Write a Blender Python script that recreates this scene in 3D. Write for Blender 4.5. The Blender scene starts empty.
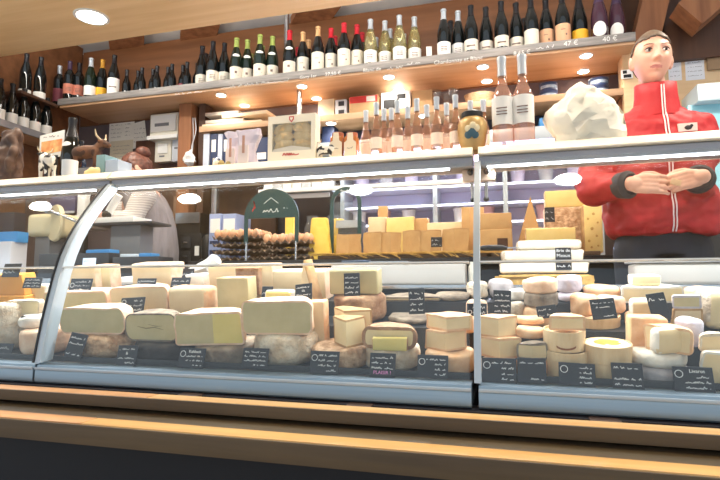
import bpy, bmesh, math, random
from mathutils import Vector, Matrix, noise
PI = math.pi
R = math.radians
rng = random.Random(7)
sc = bpy.context.scene
COL = sc.collection

# ------------------------------------------------------------------ camera, world, exposure
F, YAW, PITCH, CZ = 520.0, R(15.2), R(5.27), 0.85
cd = bpy.data.cameras.new('camera'); cd.sensor_width = 36; cd.lens = F / 720 * 36; cd.clip_start = .05
cam = bpy.data.objects.new('camera', cd); COL.objects.link(cam)
cam.location = (0, 0, CZ); cam.rotation_euler = (PI / 2 + PITCH, 0, YAW)
sc.camera = cam
sc.view_settings.view_transform = 'Standard'; sc.view_settings.look = 'None'
sc.view_settings.gamma = 1; sc.view_settings.use_curve_mapping = False
sc.view_settings.exposure = 0.93
wd = bpy.data.worlds.new('daylight'); sc.world = wd; wd.use_nodes = True
bg = wd.node_tree.nodes['Background']; bg.inputs[0].default_value = (.80, .90, 1.0, 1); bg.inputs[1].default_value = .58
P_SOFFIT, P_SHELF, P_LED, P_BOTTLE_FILL = 19.0, 3.2, 5.0, 8.0
WARM, COOL = (1.0, .90, .76), (.90, .95, 1.0)

FW = Vector((-math.sin(YAW) * math.cos(PITCH), math.cos(YAW) * math.cos(PITCH), math.sin(PITCH)))
RT = Vector((math.cos(YAW), math.sin(YAW), 0)); UP = RT.cross(FW)
def at(x, y, Y=None, Z=None, X=None):
    """world point seen along a sight line at a known depth / height"""
    d = FW * F + RT * (x - 360) + UP * (240 - y)
    t = Y / d.y if Y is not None else ((Z - CZ) / d.z if Z is not None else X / d.x)
    return Vector((0, 0, CZ)) + d * t

def project(p):
    q = Vector(p) - Vector((0, 0, CZ)); k = F / q.dot(FW); return 360 + q.dot(RT) * k, 240 - q.dot(UP) * k
# ------------------------------------------------------------------ materials
def lin(v):
    v /= 255.0
    return v / 12.92 if v <= .04045 else ((v + .055) / 1.055) ** 2.4
def c(r, g, b): return (lin(r), lin(g), lin(b), 1)
MATS = {}
def nt(name):
    m = bpy.data.materials.new(name); m.use_nodes = True
    n = m.node_tree.nodes; return m, n, m.node_tree.links, n['Principled BSDF']
def pm(name, col, rough=.5, metal=0, col2=None, scale=8, stretch=None, bump=0, bscale=None, emit=None, es=0, coat=0, detail=4, lo=.35, hi=.65, sss=0):
    if name in MATS: return MATS[name]
    m, n, l, b = nt(name)
    b.inputs['Base Color'].default_value = col; b.inputs['Roughness'].default_value = rough
    b.inputs['Metallic'].default_value = metal; b.inputs['Coat Weight'].default_value = coat
    if sss:
        b.inputs['Subsurface Weight'].default_value = sss; b.inputs['Subsurface Radius'].default_value = (.02, .012, .006); b.inputs['Subsurface Scale'].default_value = .3
    if emit: b.inputs['Emission Color'].default_value = emit; b.inputs['Emission Strength'].default_value = es
    if col2 or bump:
        tc = n.new('ShaderNodeTexCoord'); mp = n.new('ShaderNodeMapping'); l.new(tc.outputs['Object'], mp.inputs[0])
        if stretch: mp.inputs['Scale'].default_value = stretch
        nz = n.new('ShaderNodeTexNoise'); nz.inputs['Scale'].default_value = scale; nz.inputs['Detail'].default_value = detail
        l.new(mp.outputs[0], nz.inputs[0])
    if col2:
        cr = n.new('ShaderNodeValToRGB'); cr.color_ramp.elements[0].position = lo; cr.color_ramp.elements[1].position = hi
        cr.color_ramp.elements[0].color = col; cr.color_ramp.elements[1].color = col2
        l.new(nz.outputs[0], cr.inputs[0]); l.new(cr.outputs[0], b.inputs['Base Color'])
    if bump:
        n2 = n.new('ShaderNodeTexNoise'); n2.inputs['Scale'].default_value = bscale or scale; n2.inputs['Detail'].default_value = 5
        l.new(mp.outputs[0], n2.inputs[0])
        bp = n.new('ShaderNodeBump'); bp.inputs['Strength'].default_value = bump; bp.inputs['Distance'].default_value = .01
        l.new(n2.outputs[0], bp.inputs['Height']); l.new(bp.outputs[0], b.inputs['Normal'])
    MATS[name] = m; return m
def wood(name, a, b2, axis='x', rough=.45, scale=2.2, coat=0):
    st = {'x': (.6, 9, 9), 'y': (9, .6, 9), 'z': (9, 9, .6)}[axis]
    return pm(name, a, rough, 0, b2, scale, st, bump=.08, bscale=6, coat=coat, detail=6, lo=.3, hi=.7)
def thin(name, tint, gloss=.12, diff=0, dcol=None, rough=.02):
    """thin clear sheet or bottle wall: transmits, mirrors a little more at grazing angles"""
    if name in MATS: return MATS[name]
    m = bpy.data.materials.new(name); m.use_nodes = True
    n, l = m.node_tree.nodes, m.node_tree.links
    n.remove(n['Principled BSDF']); out = n['Material Output']
    tr = n.new('ShaderNodeBsdfTransparent'); tr.inputs[0].default_value = tint
    gl = n.new('ShaderNodeBsdfGlossy'); gl.inputs['Roughness'].default_value = rough
    fr = n.new('ShaderNodeFresnel')
    ge = n.new('ShaderNodeNewGeometry'); io = n.new('ShaderNodeMapRange'); io.inputs[3].default_value = 1.45; io.inputs[4].default_value = 1 / 1.45   # same sheet reflectance from both sides
    l.new(ge.outputs['Backfacing'], io.inputs[0]); l.new(io.outputs[0], fr.inputs[0])
    mu = n.new('ShaderNodeMath'); mu.operation = 'MULTIPLY_ADD'; mu.inputs[1].default_value = 1.0; mu.inputs[2].default_value = gloss; mu.use_clamp = True
    l.new(fr.outputs[0], mu.inputs[0])
    src = tr
    if diff:
        df = n.new('ShaderNodeBsdfDiffuse'); df.inputs[0].default_value = dcol
        m0 = n.new('ShaderNodeMixShader'); m0.inputs[0].default_value = diff; l.new(tr.outputs[0], m0.inputs[1]); l.new(df.outputs[0], m0.inputs[2]); src = m0
    mx = n.new('ShaderNodeMixShader'); l.new(mu.outputs[0], mx.inputs[0]); l.new(src.outputs[0], mx.inputs[1]); l.new(gl.outputs[0], mx.inputs[2])
    l.new(mx.outputs[0], out.inputs[0]); MATS[name] = m; return m

OAK = wood('light_oak', c(238, 206, 158), c(224, 188, 136))
OAKW = wood('warm_oak_shelf', c(208, 170, 134), c(190, 148, 110))
BENCH = wood('worn_bench_oak', c(224, 178, 112), c(196, 146, 82), rough=.35, coat=.2)
PANEL = wood('brown_wall_panel', c(132, 87, 56), c(106, 68, 42))
PANELD = wood('dark_wood', c(92, 60, 40), c(70, 44, 30), 'z')
BEAM = wood('rough_timber', c(160, 108, 72), c(118, 74, 48), 'z', rough=.7)
PLY = wood('pale_board', c(226, 196, 156), c(212, 178, 134))
WHITEP = pm('white_plaster', c(225, 225, 228), .8, 0, c(205, 206, 212), 3)
CREAM = pm('cream_laminate', c(244, 234, 212), .35)
ALU = pm('brushed_aluminium', c(152, 170, 182), .35, .5, c(140, 158, 170), 3, (.3, 20, 20))
ALUW = pm('pale_metal_profile', c(186, 198, 206), .35, .3)
ALUG = pm('grey_metal_profile', c(150, 150, 156), .4, .4)
STEEL = pm('steel', c(190, 192, 196), .25, .9)
BLACK = pm('black_plastic', c(24, 25, 28), .4)
BLACKM = pm('black_matt', c(16, 17, 22), .7)
DGREY = pm('dark_grey', c(58, 58, 62), .5)
MGREY = pm('mid_grey', c(120, 122, 128), .5)
LGREY = pm('light_grey', c(190, 192, 196), .5)
WHITE = pm('white_plastic', c(236, 236, 234), .4)
PAPER = pm('white_paper', c(242, 240, 232), .8, 0, c(228, 226, 220), 6, bump=.1)
SLATE = pm('chalk_slate', c(34, 38, 46), .55, 0, c(26, 29, 36), 30)
SHELFEDGE = pm('slate_shelf_strip', c(158, 152, 147), .5, .2, c(128, 124, 121), 12, (.5, 6, 6))
CHALK = pm('chalk', c(235, 235, 232), .9)
PINKCHALK = pm('pink_chalk', c(240, 150, 200), .9)
BLUE = pm('bright_blue', c(60, 140, 205), .45)
NAVY = pm('navy_card', c(38, 52, 88), .5)
TEAL = pm('teal', c(90, 160, 170), .5)
RED = pm('red_print', c(200, 50, 48), .6)
CARD = pm('cardboard', c(196, 160, 118), .85, 0, c(180, 144, 102), 5)
CARDW = pm('pale_cardboard', c(222, 202, 172), .85, 0, c(206, 184, 152), 5)
STRAW = pm('straw', c(222, 182, 104), .8, 0, c(190, 146, 74), 40)
GLASS = thin('case_glass', (.97, .99, .985, 1), .0)
GLASSE = thin('glass_edge', (.85, .95, .95, 1), .25, .9, c(246, 250, 250), .2)
CLEAR = thin('clear_glass', (.95, .96, .96, 1), .0, .04, c(220, 225, 230))
LEDM = pm('led_tube', c(255, 255, 255), .5, emit=(.93, .96, 1, 1), es=7)
LENS = pm('lamp_lens', c(255, 255, 255), .5, emit=(1, .95, .86, 1), es=16)

# ------------------------------------------------------------------ mesh helpers
def box(bm, x0, x1, y0, y1, z0, z1, mi=0):
    v = [bm.verts.new((x, y, z)) for z in (z0, z1) for y in (y0, y1) for x in (x0, x1)]
    fs = []
    for q in ((0, 2, 3, 1), (4, 5, 7, 6), (0, 1, 5, 4), (2, 6, 7, 3), (0, 4, 6, 2), (1, 3, 7, 5)):
        f = bm.faces.new([v[i] for i in q]); f.material_index = mi; fs.append(f)
    return v, fs
def bx(x0, x1, y0, y1, z0, z1, bev=0, seg=2):
    bm = bmesh.new(); box(bm, x0, x1, y0, y1, z0, z1)
    if bev: bmesh.ops.bevel(bm, geom=bm.edges[:], offset=bev, segments=seg, profile=.6, affect='EDGES')
    return bm
def lathe(bm, prof, seg=20, org=(0, 0, 0), a0=0, a1=2 * PI, mi=0):
    full = abs(a1 - a0 - 2 * PI) < 1e-6; n = seg if full else seg + 1
    rows = []
    for r, z in prof:
        if r < 1e-6: rows.append([bm.verts.new((org[0], org[1], org[2] + z))]); continue
        rows.append([bm.verts.new((org[0] + r * math.cos(a0 + (a1 - a0) * i / seg), org[1] + r * math.sin(a0 + (a1 - a0) * i / seg), org[2] + z)) for i in range(n)])
    for A, B in zip(rows, rows[1:]):
        for i in range(seg):
            j = (i + 1) % n
            q = ([A[0]] if len(A) == 1 else [A[i], A[j]]) + ([B[0]] if len(B) == 1 else [B[j], B[i]])
            if len(q) > 2:
                f = bm.faces.new(q); f.material_index = mi
def tube(bm, pts, rad, seg=8, cap=True, mi=0):
    pts = [Vector(p) for p in pts]; n = len(pts)
    rads = rad if isinstance(rad, (list, tuple)) else [rad] * n
    rows = []; ref = None
    for i, p in enumerate(pts):
        t = (pts[min(i + 1, n - 1)] - pts[max(i - 1, 0)]).normalized()
        if ref is None: ref = t.orthogonal()
        ref = (ref - t * ref.dot(t)).normalized(); s = t.cross(ref)
        rows.append([bm.verts.new(p + (ref * math.cos(2 * PI * k / seg) + s * math.sin(2 * PI * k / seg)) * rads[i]) for k in range(seg)])
    for A, B in zip(rows, rows[1:]):
        for k in range(seg):
            f = bm.faces.new((A[k], A[(k + 1) % seg], B[(k + 1) % seg], B[k])); f.material_index = mi
    if cap:
        bm.faces.new(rows[0][::-1]).material_index = mi; bm.faces.new(rows[-1]).material_index = mi
def ball(bm, p, r, seg=12, rot=None):
    r = r if isinstance(r, (tuple, list)) else (r, r, r)
    M = Matrix.Translation(Vector(p)) @ (rot or Matrix.Identity(4)) @ Matrix.Diagonal((*r, 1))
    bmesh.ops.create_uvsphere(bm, u_segments=seg, v_segments=max(6, seg // 2 + 2), radius=1, matrix=M)
def chain(bm, pts, rads, seg=14):
    for p, r in zip(pts, rads): ball(bm, p, r, seg)
    for (a, ra), (b, rb) in zip(zip(pts, rads), list(zip(pts, rads))[1:]): tube(bm, [a, b], [ra, rb], seg)
def loft(bm, rings, seg=24, cap=True, p=2.0):
    rows = []
    for cx, cy, cz, rx, ry in rings:
        row = []
        for k in range(seg):
            a = 2 * PI * k / seg; ca, sa = math.cos(a), math.sin(a)
            row.append(bm.verts.new((cx + rx * math.copysign(abs(ca) ** (2 / p), ca), cy + ry * math.copysign(abs(sa) ** (2 / p), sa), cz)))
        rows.append(row)
    for A, B in zip(rows, rows[1:]):
        for k in range(seg): bm.faces.new((A[k], A[(k + 1) % seg], B[(k + 1) % seg], B[k]))
    if cap: bm.faces.new(rows[0][::-1]); bm.faces.new(rows[-1])
def prism(bm, pts, y0, y1, mi=0):
    """outline in x,z pushed along y"""
    a = [bm.verts.new((x, y0, z)) for x, z in pts]; b = [bm.verts.new((x, y1, z)) for x, z in pts]; n = len(pts)
    bm.faces.new(a).material_index = mi; bm.faces.new(b[::-1]).material_index = mi
    for i in range(n): bm.faces.new((a[i], b[i], b[(i + 1) % n], a[(i + 1) % n])).material_index = mi
def wobble(bm, amp, freq, seed=0):
    bm.normal_update(); o = Vector((seed * 3.1, seed * 1.7, seed))
    for v in bm.verts: v.co += v.normal * (noise.noise(v.co * freq + o) * amp)
def xf(bm, loc=(0, 0, 0), rx=0, ry=0, rz=0, s=1):
    M = Matrix.Translation(Vector(loc)) @ Matrix.Rotation(rz, 4, 'Z') @ Matrix.Rotation(ry, 4, 'Y') @ Matrix.Rotation(rx, 4, 'X') @ Matrix.Scale(s, 4)
    bmesh.ops.transform(bm, matrix=M, verts=bm.verts[:]); return bm
def remesh(bm, vox, smooth=4, fac=.5):
    me = bpy.data.meshes.new('tmp'); bmesh.ops.recalc_face_normals(bm, faces=bm.faces[:]); bm.to_mesh(me); bm.free()
    o = bpy.data.objects.new('tmp', me); COL.objects.link(o)
    m = o.modifiers.new('r', 'REMESH'); m.mode = 'VOXEL'; m.voxel_size = vox
    if smooth: s = o.modifiers.new('s', 'SMOOTH'); s.iterations = smooth; s.factor = fac
    me2 = bpy.data.meshes.new_from_object(o.evaluated_get(bpy.context.evaluated_depsgraph_get()))
    out = bmesh.new(); out.from_mesh(me2)
    bpy.data.objects.remove(o); bpy.data.meshes.remove(me); bpy.data.meshes.remove(me2)
    return out
def setp(o, label=None, cat=None, group=None, kind=None):
    if label: o['label'] = label
    if cat: o['category'] = cat
    if group: o['group'] = group
    if kind: o['kind'] = kind
    return o
def obj(name, bm, mats, parent=None, world=False, loc=None, rot=None, flat=False, sharp=38, label=None):
    """link a bmesh as one object; world=True: vertices are in world space"""
    bmesh.ops.recalc_face_normals(bm, faces=bm.faces[:])
    if world and parent is not None: bmesh.ops.transform(bm, matrix=parent_matrix(parent).inverted(), verts=bm.verts[:])
    me = bpy.data.meshes.new(name); bm.to_mesh(me); bm.free()
    for m in (mats if isinstance(mats, (list, tuple)) else [mats]): me.materials.append(m)
    if not flat and len(me.polygons):
        me.polygons.foreach_set('use_smooth', [True] * len(me.polygons)); me.set_sharp_from_angle(angle=R(sharp))
    o = bpy.data.objects.new(name, me); COL.objects.link(o)
    if parent is not None: o.parent = parent
    if loc is not None: o.location = loc
    if rot is not None: o.rotation_euler = rot
    if label: o['label'] = label
    return o
def parent_matrix(o):
    M = Matrix.Translation(o.location) @ o.rotation_euler.to_matrix().to_4x4() @ Matrix.Diagonal((*o.scale, 1))
    return parent_matrix(o.parent) @ M if o.parent else M
def empty(name, loc, label, cat, group=None, rz=0):
    o = bpy.data.objects.new(name, None); COL.objects.link(o); o.empty_display_size = .05
    o.location = loc; o.rotation_euler = (0, 0, rz); return setp(o, label, cat, group)
KIDS = {}
def dup(root, loc, rz=None, label=None, group=None):
    r = root.copy(); COL.objects.link(r); r.location = loc
    if rz is not None: r.rotation_euler = (0, 0, rz)
    if label: r['label'] = label
    if group: r['group'] = group
    for ch in [o for o in COL.objects if o.parent == root]:
        k = ch.copy(); COL.objects.link(k); k.parent = r
        for g in [o for o in COL.objects if o.parent == ch]:
            d = g.copy(); COL.objects.link(d); d.parent = k
    return r
def struct(name, bm, m, parent=None, **kw):
    o = obj(name, bm, m, parent, **kw)
    if parent is None: o['kind'] = 'structure'
    return o
def slab(name, m, x0, x1, y0, y1, z0, z1, bev=0, parent=None):
    return struct(name, bx(x0, x1, y0, y1, z0, z1, bev), m, parent, world=True) if parent else struct(name, bx(x0, x1, y0, y1, z0, z1, bev), m)
def text_bm(s, size):
    cu = bpy.data.curves.new('t', 'FONT'); cu.body = s; cu.size = size; cu.align_x = 'CENTER'; cu.resolution_u = 2; cu.extrude = .0004
    o = bpy.data.objects.new('t', cu); COL.objects.link(o)
    me = bpy.data.meshes.new_from_object(o.evaluated_get(bpy.context.evaluated_depsgraph_get()))
    bm = bmesh.new(); bm.from_mesh(me); bpy.data.objects.remove(o); bpy.data.curves.remove(cu); bpy.data.meshes.remove(me)
    return bm
def merge(dst, src):
    me = bpy.data.meshes.new('m'); src.to_mesh(me); src.free(); dst.from_mesh(me); bpy.data.meshes.remove(me); return dst
def stroke(bm, pts, w, y, mi=0):
    """flat chalk stroke in the x,z plane just before y"""
    for (x0, z0), (x1, z1) in zip(pts, pts[1:]):
        dx, dz = x1 - x0, z1 - z0; L = math.hypot(dx, dz)
        if L < 1e-6: continue
        nx, nz = -dz / L * w / 2, dx / L * w / 2
        f = bm.faces.new([bm.verts.new(p) for p in ((x0 + nx, y, z0 + nz), (x0 - nx, y, z0 - nz), (x1 - nx, y, z1 - nz), (x1 + nx, y, z1 + nz))])
        f.material_index = mi
def scrawl(bm, x0, x1, z, h, y, w=.0016, mi=0, r=rng):
    """unreadable handwriting: a wavering line of strokes"""
    pts = []; x = x0; k = 0
    while x < x1:
        if r.random() < .12 and len(pts) > 2: stroke(bm, pts, w, y, mi); pts = []; x += h * .5
        pts.append((x, z + (h * (.1 + .9 * r.random()) if k % 2 else h * .2 * r.random()))); x += h * (.22 + .3 * r.random()); k += 1
    stroke(bm, pts, w, y, mi)
def put_text(bm, s, x, z, size, y, mi=0, maxw=None):
    t = text_bm(s, size)
    xs = [v.co.x for v in t.verts]
    if maxw and xs and max(xs) - min(xs) > maxw: bmesh.ops.scale(t, vec=(maxw / (max(xs) - min(xs)),) * 3, verts=t.verts[:])
    xf(t, (x, y, z), rx=PI / 2)
    for f in t.faces: f.material_index = mi
    merge(bm, t)
ORD = ['first', 'second', 'third', 'fourth', 'fifth', 'sixth', 'seventh', 'eighth', 'ninth', 'tenth', 'eleventh', 'twelfth']

# ================================================================== STRUCTURE
slab('floor', pm('pale_floor_tiles', c(150, 140, 126), .5, 0, c(132, 122, 108), 3), -4.6, 3.2, -2.5, 3.6, -.06, 0)
slab('floor_platform', pm('grey_floor', c(96, 94, 92), .6), -4.6, 3.2, 2.13, 3.46, 0, .22)
BACKM = pm('dim_back_wall', c(118, 104, 104), .8, 0, c(100, 88, 92), 3)
slab('wall_back', BACKM, -4.6, 3.2, 3.46, 3.56, 0, 2.18)
slab('trim_1', PANEL, -3.34, .74, 3.445, 3.53, 2.18, 2.815)                 # brown panel behind the bottles
slab('wall_upper', PANELD, -4.6, 3.2, 3.56, 3.62, 2.1, 3.2)
slab('wall_left', PANEL, -3.46, -3.36, 2.1, 3.46, 0, 2.86)
slab('ceiling', WHITEP, -4.6, 3.2, 2.5, 3.7, 2.86, 2.92)
slab('ceiling_soffit', OAK, -4.6, 3.2, -.6, 2.62, 2.40, 2.47)
for i, (xa, xb) in enumerate(((-2.06, -2.24), (-1.12, -1.32), (-2.72, -2.9))):   # rafters crossing the white ceiling
    bm = bmesh.new(); box(bm, -.13, .13, -.6, .4, 2.80, 2.862); xf(bm, (xa, 3.2, 0), rz=R(38)); struct('trim_beam.%03d' % i if i else 'trim_beam', bm, BEAM)
# right-hand timber frame
bm = bmesh.new(); box(bm, -.07, .07, -.07, .07, -.4, .62); xf(bm, (.80, 3.30, 2.1), ry=R(14)); struct('trim_post', bm, BEAM)
slab('trim_upright', PLY, .70, .80, 3.18, 3.30, .22, 2.19, .004)
bm = bmesh.new(); box(bm, -.085, .085, -.08, .08, -.26, .75); xf(bm, (1.22, 3.15, 2.50), ry=R(50)); struct('trim_brace', bm, BEAM)
slab('trim_2', PANELD, .96, 2.2, 3.30, 3.40, 2.17, 2.62)
slab('wall_right', PLY, .80, 3.1, 3.34, 3.44, .22, 2.20)
slab('trim_3', BEAM, -2.23, -2.13, 3.2, 3.34, .22, 2.18)
slab('trim_4', PANELD, -2.09, -2.04, 3.24, 3.34, .22, 2.18)

# soffit downlights: the near row mirrors in the case glass, the far row is seen directly
def downlight(name, x, y, z, r, power, label, cat, group, rim=WHITE, lens=LENS, size=150, lamp=True, blend=.5):
    e = empty(name, (x, y, z), label, cat, group)
    bm = bmesh.new(); lathe(bm, [(r * .86, -.001), (r * .88, -.006), (r, -.007), (r * 1.08, -.003), (r * 1.08, .012), (r * .86, .012)], 28); obj('rim', bm, rim, e)
    bm = bmesh.new(); lathe(bm, [(0, -.003), (r * .86, -.002), (r * .86, .010), (0, .010)], 28); obj('lens', bm, lens, e)
    if lamp:
        L = bpy.data.lights.new('lamp', 'SPOT'); L.energy = power; L.color = WARM; L.spot_size = R(size); L.spot_blend = blend; L.shadow_soft_size = r * .8
        lo = bpy.data.objects.new('lamp', L); COL.objects.link(lo); lo.parent = e; lo.location = (0, 0, -.03)
    return e
for k, x in enumerate((-3.05, -1.89, -.77, .345, 1.46)):
    downlight('ceiling_downlight', x, 1.67, 2.40, .078, P_SOFFIT, 'round recessed downlight in the oak soffit above the case glass, mirrored in the glass', 'ceiling light', 'front row of soffit downlights')
for k, x in enumerate((-2.235, -1.11, .01, 1.13)):
    downlight('ceiling_downlight', x, 2.35, 2.40, .088, P_SOFFIT, 'bright round downlight seen in the oak soffit' if k == 0 else 'round recessed downlight further along the oak soffit, beyond the bright one', 'ceiling light', 'back row of soffit downlights')

e = empty('added_bottle_light', (-1.2, 2.60, 2.47), 'long unseen light strip added behind the soffit edge to brighten the wine bottles', 'light strip')  # added out of view, only to brighten the bottles and panel
obj('channel', bx(-3.2, .75, 2.575, 2.615, 2.4705, 2.50, .002), ALUG, e, world=True); obj('tube', bx(-3.18, .73, 2.6155, 2.622, 2.474, 2.496, .002), pm('added_bottle_tube', c(255, 255, 255), .5, emit=(1, .93, .82, 1), es=3), e, world=True)
L = bpy.data.lights.new('added_bottle_lamp', 'AREA'); L.shape = 'RECTANGLE'; L.size = 3.9; L.size_y = .03; L.energy = P_BOTTLE_FILL; L.color = (1, .93, .82)
o = bpy.data.objects.new('added_bottle_lamp', L); COL.objects.link(o); o.parent = e; o.location = (0, .03, .015); o.rotation_euler = (R(90), 0, 0)
# ================================================================== DISPLAY CASES
PROF = [(1.450, .598), (1.460, .66), (1.475, .74), (1.491, .81), (1.512, .895), (1.535, .965), (1.560, 1.02), (1.590, 1.07), (1.610, 1.10), (1.632, 1.13), (1.655, 1.16), (1.6795, 1.19), (1.705, 1.22), (1.7315, 1.25), (1.752, 1.272)]
def sheet(prof, x0, x1, t):
    bm = bmesh.new(); rows = []
    n = len(prof)
    for i, (y, z) in enumerate(prof):
        a = prof[max(i - 1, 0)]; b = prof[min(i + 1, n - 1)]; ty, tz = b[0] - a[0], b[1] - a[1]; L = math.hypot(ty, tz)
        ny, nz = tz / L * t, -ty / L * t
        rows.append([bm.verts.new(p) for p in ((x0, y, z), (x1, y, z), (x1, y + ny, z + nz), (x0, y + ny, z + nz))])
    for A, B in zip(rows, rows[1:]):
        for k in range(4): bm.faces.new((A[k], A[(k + 1) % 4], B[(k + 1) % 4], B[k]))
    bm.faces.new(rows[0][::-1]); bm.faces.new(rows[-1]); return bm
def zone(zlo, zhi):
    def yz(z):
        for a, b in zip(PROF, PROF[1:]):
            if a[1] <= z <= b[1]: return a[0] + (b[0] - a[0]) * (z - a[1]) / (b[1] - a[1])
    return [(yz(zlo), zlo)] + [p for p in PROF if zlo < p[1] < zhi] + [(yz(zhi), zhi)]
SEAM = .925
DTILT = R(9)
DECK = pm('black_deck_tray', c(42, 44, 48), .35)
def display_case(x0, x1, label, div):
    e = empty('display_case', ((x0 + x1) / 2, 1.75, 0), label, 'display case', 'curved glass cheese cases')
    A = lambda n, bm, m, **k: obj(n, bm, m, e, world=True, **k)
    g = .002
    A('base_cabinet', bx(x0 + g, x1 - g, 1.52, 2.12, .05, .53), BLACKM)
    bm = bmesh.new()   # front rail: rounded aluminium profile
    pr = [(1.52, .531), (1.448, .531), (1.443, .536), (1.443, .570), (1.449, .578), (1.452, .590), (1.470, .592), (1.52, .592)]
    a = [bm.verts.new((x0 + g, y, z)) for y, z in pr]; b = [bm.verts.new((x1 - g, y, z)) for y, z in pr]
    for i in range(len(pr)): bm.faces.new((a[i], a[(i + 1) % len(pr)], b[(i + 1) % len(pr)], b[i]))
    bm.faces.new(a[::-1]); bm.faces.new(b)
    A('front_rail', bm, ALU)
    bm = bx(x0 + g, x1 - g, 1.4395, 1.4435, .575, .584, .001); A('rail_trim', bm, ALUW)
    bm = bmesh.new()      # deck steps slope towards the customer
    for ya, yb, za in ((1.475, 1.72, .586), (1.72, 1.88, .72), (1.88, 2.03, .80)):
        v_, f_ = box(bm, x0 + g, x1 - g, ya, yb, .575, za)
        for q in v_:
            if q.co.z > .5855 and q.co.y > ya + .01: q.co.z += (yb - ya) * math.tan(DTILT)
    A('stepped_deck', bm, DECK)
    A('deck_lip', bx(x0 + g, x1 - g, 1.505, 1.511, .596, .614, .001), BLACK)
    bm = bmesh.new(); box(bm, x0 + g, x1 - g, 2.032, 2.045, .60, .86); A('back_panel', bm, BLACKM)
    bm = bx(x0 + g, x1 - g, 2.02, 2.13, .845, .862, .003); A('work_sill', bm, STEEL)
    bm = bmesh.new(); pr = [(1.740, 1.292), (2.02, 1.292), (2.02, 1.327), (1.772, 1.327), (1.764, 1.324), (1.739, 1.296)]   # front edge bevelled upwards
    a = [bm.verts.new((x0 + g, y, z)) for y, z in pr]; b = [bm.verts.new((x1 - g, y, z)) for y, z in pr]
    for i in range(len(pr)): bm.faces.new((a[i], a[(i + 1) % len(pr)], b[(i + 1) % len(pr)], b[i]))
    bm.faces.new(a[::-1]); bm.faces.new(b); A('ledge', bm, CREAM)
    A('light_housing', bx(x0 + g, x1 - g, 1.758, 1.86, 1.258, 1.291, .004), ALUG)
    lo = x0 + .03 if x0 > -1.9 else x0; hi = x1 - .08
    A('led_tube', bx(lo, hi, 1.768, 1.777, 1.252, 1.2585, .002), LEDM)
    L = bpy.data.lights.new('led_lamp', 'AREA'); L.shape = 'RECTANGLE'; L.size = hi - lo; L.size_y = .03; L.energy = P_LED * (hi - lo); L.color = COOL
    o = bpy.data.objects.new('led_lamp', L); COL.objects.link(o); o.parent = e; o.location = ((lo + hi) / 2 - e.location.x, 1.80 - 1.75, 1.244); o.rotation_euler = (R(-24), 0, 0)
    A('lower_glass', sheet(zone(.5985, SEAM - .002), x0 + .006, x1 - .006, .006), GLASS)
    A('upper_glass', sheet(zone(SEAM + .002, 1.270), x0 + .006, x1 - .006, .006), GLASS)
    s = zone(SEAM - .002, SEAM + .002)
    A('glass_joint', sheet([(y - .004, z) for y, z in s], x0 + .006, x1 - .006, .012), GLASSE)
    if div == 'panel':     # curved end panel at the left of this case
        bm = bmesh.new(); n = len(PROF); rows = []
        for y, z in PROF: rows.append([bm.verts.new(p) for p in ((x0 - .004, y - .006, z), (x0 + .020, y - .006, z), (x0 + .020, y + .046, z + .005), (x0 - .004, y + .046, z + .005))])
        for P, Q in zip(rows, rows[1:]):
            for k in range(4): bm.faces.new((P[k], P[(k + 1) % 4], Q[(k + 1) % 4], Q[k]))
        bm.faces.new(rows[0]); bm.faces.new(rows[-1]); A('end_frame', bm, ALUW)
        bm = sheet([(y - .010, z) for y, z in PROF], x0 - .010, x0 - .003, .03); A('rubber_seal', bm, BLACK)
    if div == 'post':
        bm = bmesh.new(); rows = []
        for y, z in PROF: rows.append([bm.verts.new(p) for p in ((x0 - .009, y - .008, z), (x0 + .009, y - .008, z), (x0 + .009, y + .03, z), (x0 - .009, y + .03, z))])
        for P, Q in zip(rows, rows[1:]):
            for k in range(4): bm.faces.new((P[k], P[(k + 1) % 4], Q[(k + 1) % 4], Q[k]))
        bm.faces.new(rows[0]); bm.faces.new(rows[-1]); A('front_post', bm, ALUW)
        for s in (-1, 1):
            bm = bmesh.new(); tube(bm, [(x0 + s * .027, 1.79, 1.25), (x0 + s * .025, 1.83, 1.225)], .0085, 10); tube(bm, [(x0 + s * .025, 1.83, 1.225), (x0 + s * .023, 1.85, 1.165)], .0065, 10)
            st = A('gas_strut', bm, STEEL)
            bm = bmesh.new(); ball(bm, (x0 + s * .023, 1.853, 1.160), .010); ball(bm, (x0 + s * .027, 1.79, 1.245), .011); obj('hinge', bm, BLACK, st, world=True)
        A('hinge_plate', bx(x0 - .055, x0 + .055, 1.80, 1.82, 1.215, 1.256, .003), pm('tan_plate', c(196, 168, 148), .5, .2))
    return e
display_case(-3.30, -1.54, 'curved glass cheese display case left of the slanted end frame', None)
display_case(-1.535, -.083, 'long middle cheese display case of curved glass between the slanted frame and the upright post', 'panel')
display_case(-.068, 1.85, 'curved glass cheese display case right of the upright white post, in front of the woman', 'post')

# wooden bag rail along the counter foot
e = empty('bag_bench', (-.4, 1.3, 0), 'long worn oak bag ledge in two steps along the foot of the cheese counter', 'bench')
EDGE = wood('dark_brown_edge', c(104, 84, 58), c(78, 62, 44), rough=.6)  # edge and riser strips, darker brown than the oak boards
BENCHR = wood('reddish_bench_oak', c(202, 148, 90), c(166, 114, 66), rough=.4, coat=.15)
obj('upper_board', bx(-3.3, -.985, 1.303, 1.358, .508, .539, .002), BENCHR, e, world=True); obj('upper_board', bx(-.983, 1.85, 1.303, 1.358, .508, .539, .002), BENCH, e, world=True)
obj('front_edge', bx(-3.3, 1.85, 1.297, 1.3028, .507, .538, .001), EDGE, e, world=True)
obj('lower_board', bx(-3.3, -1.072, 1.156, 1.218, .446, .498, .002), BENCHR, e, world=True); obj('lower_board', bx(-1.07, 1.85, 1.156, 1.218, .446, .498, .002), BENCH, e, world=True)
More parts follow.
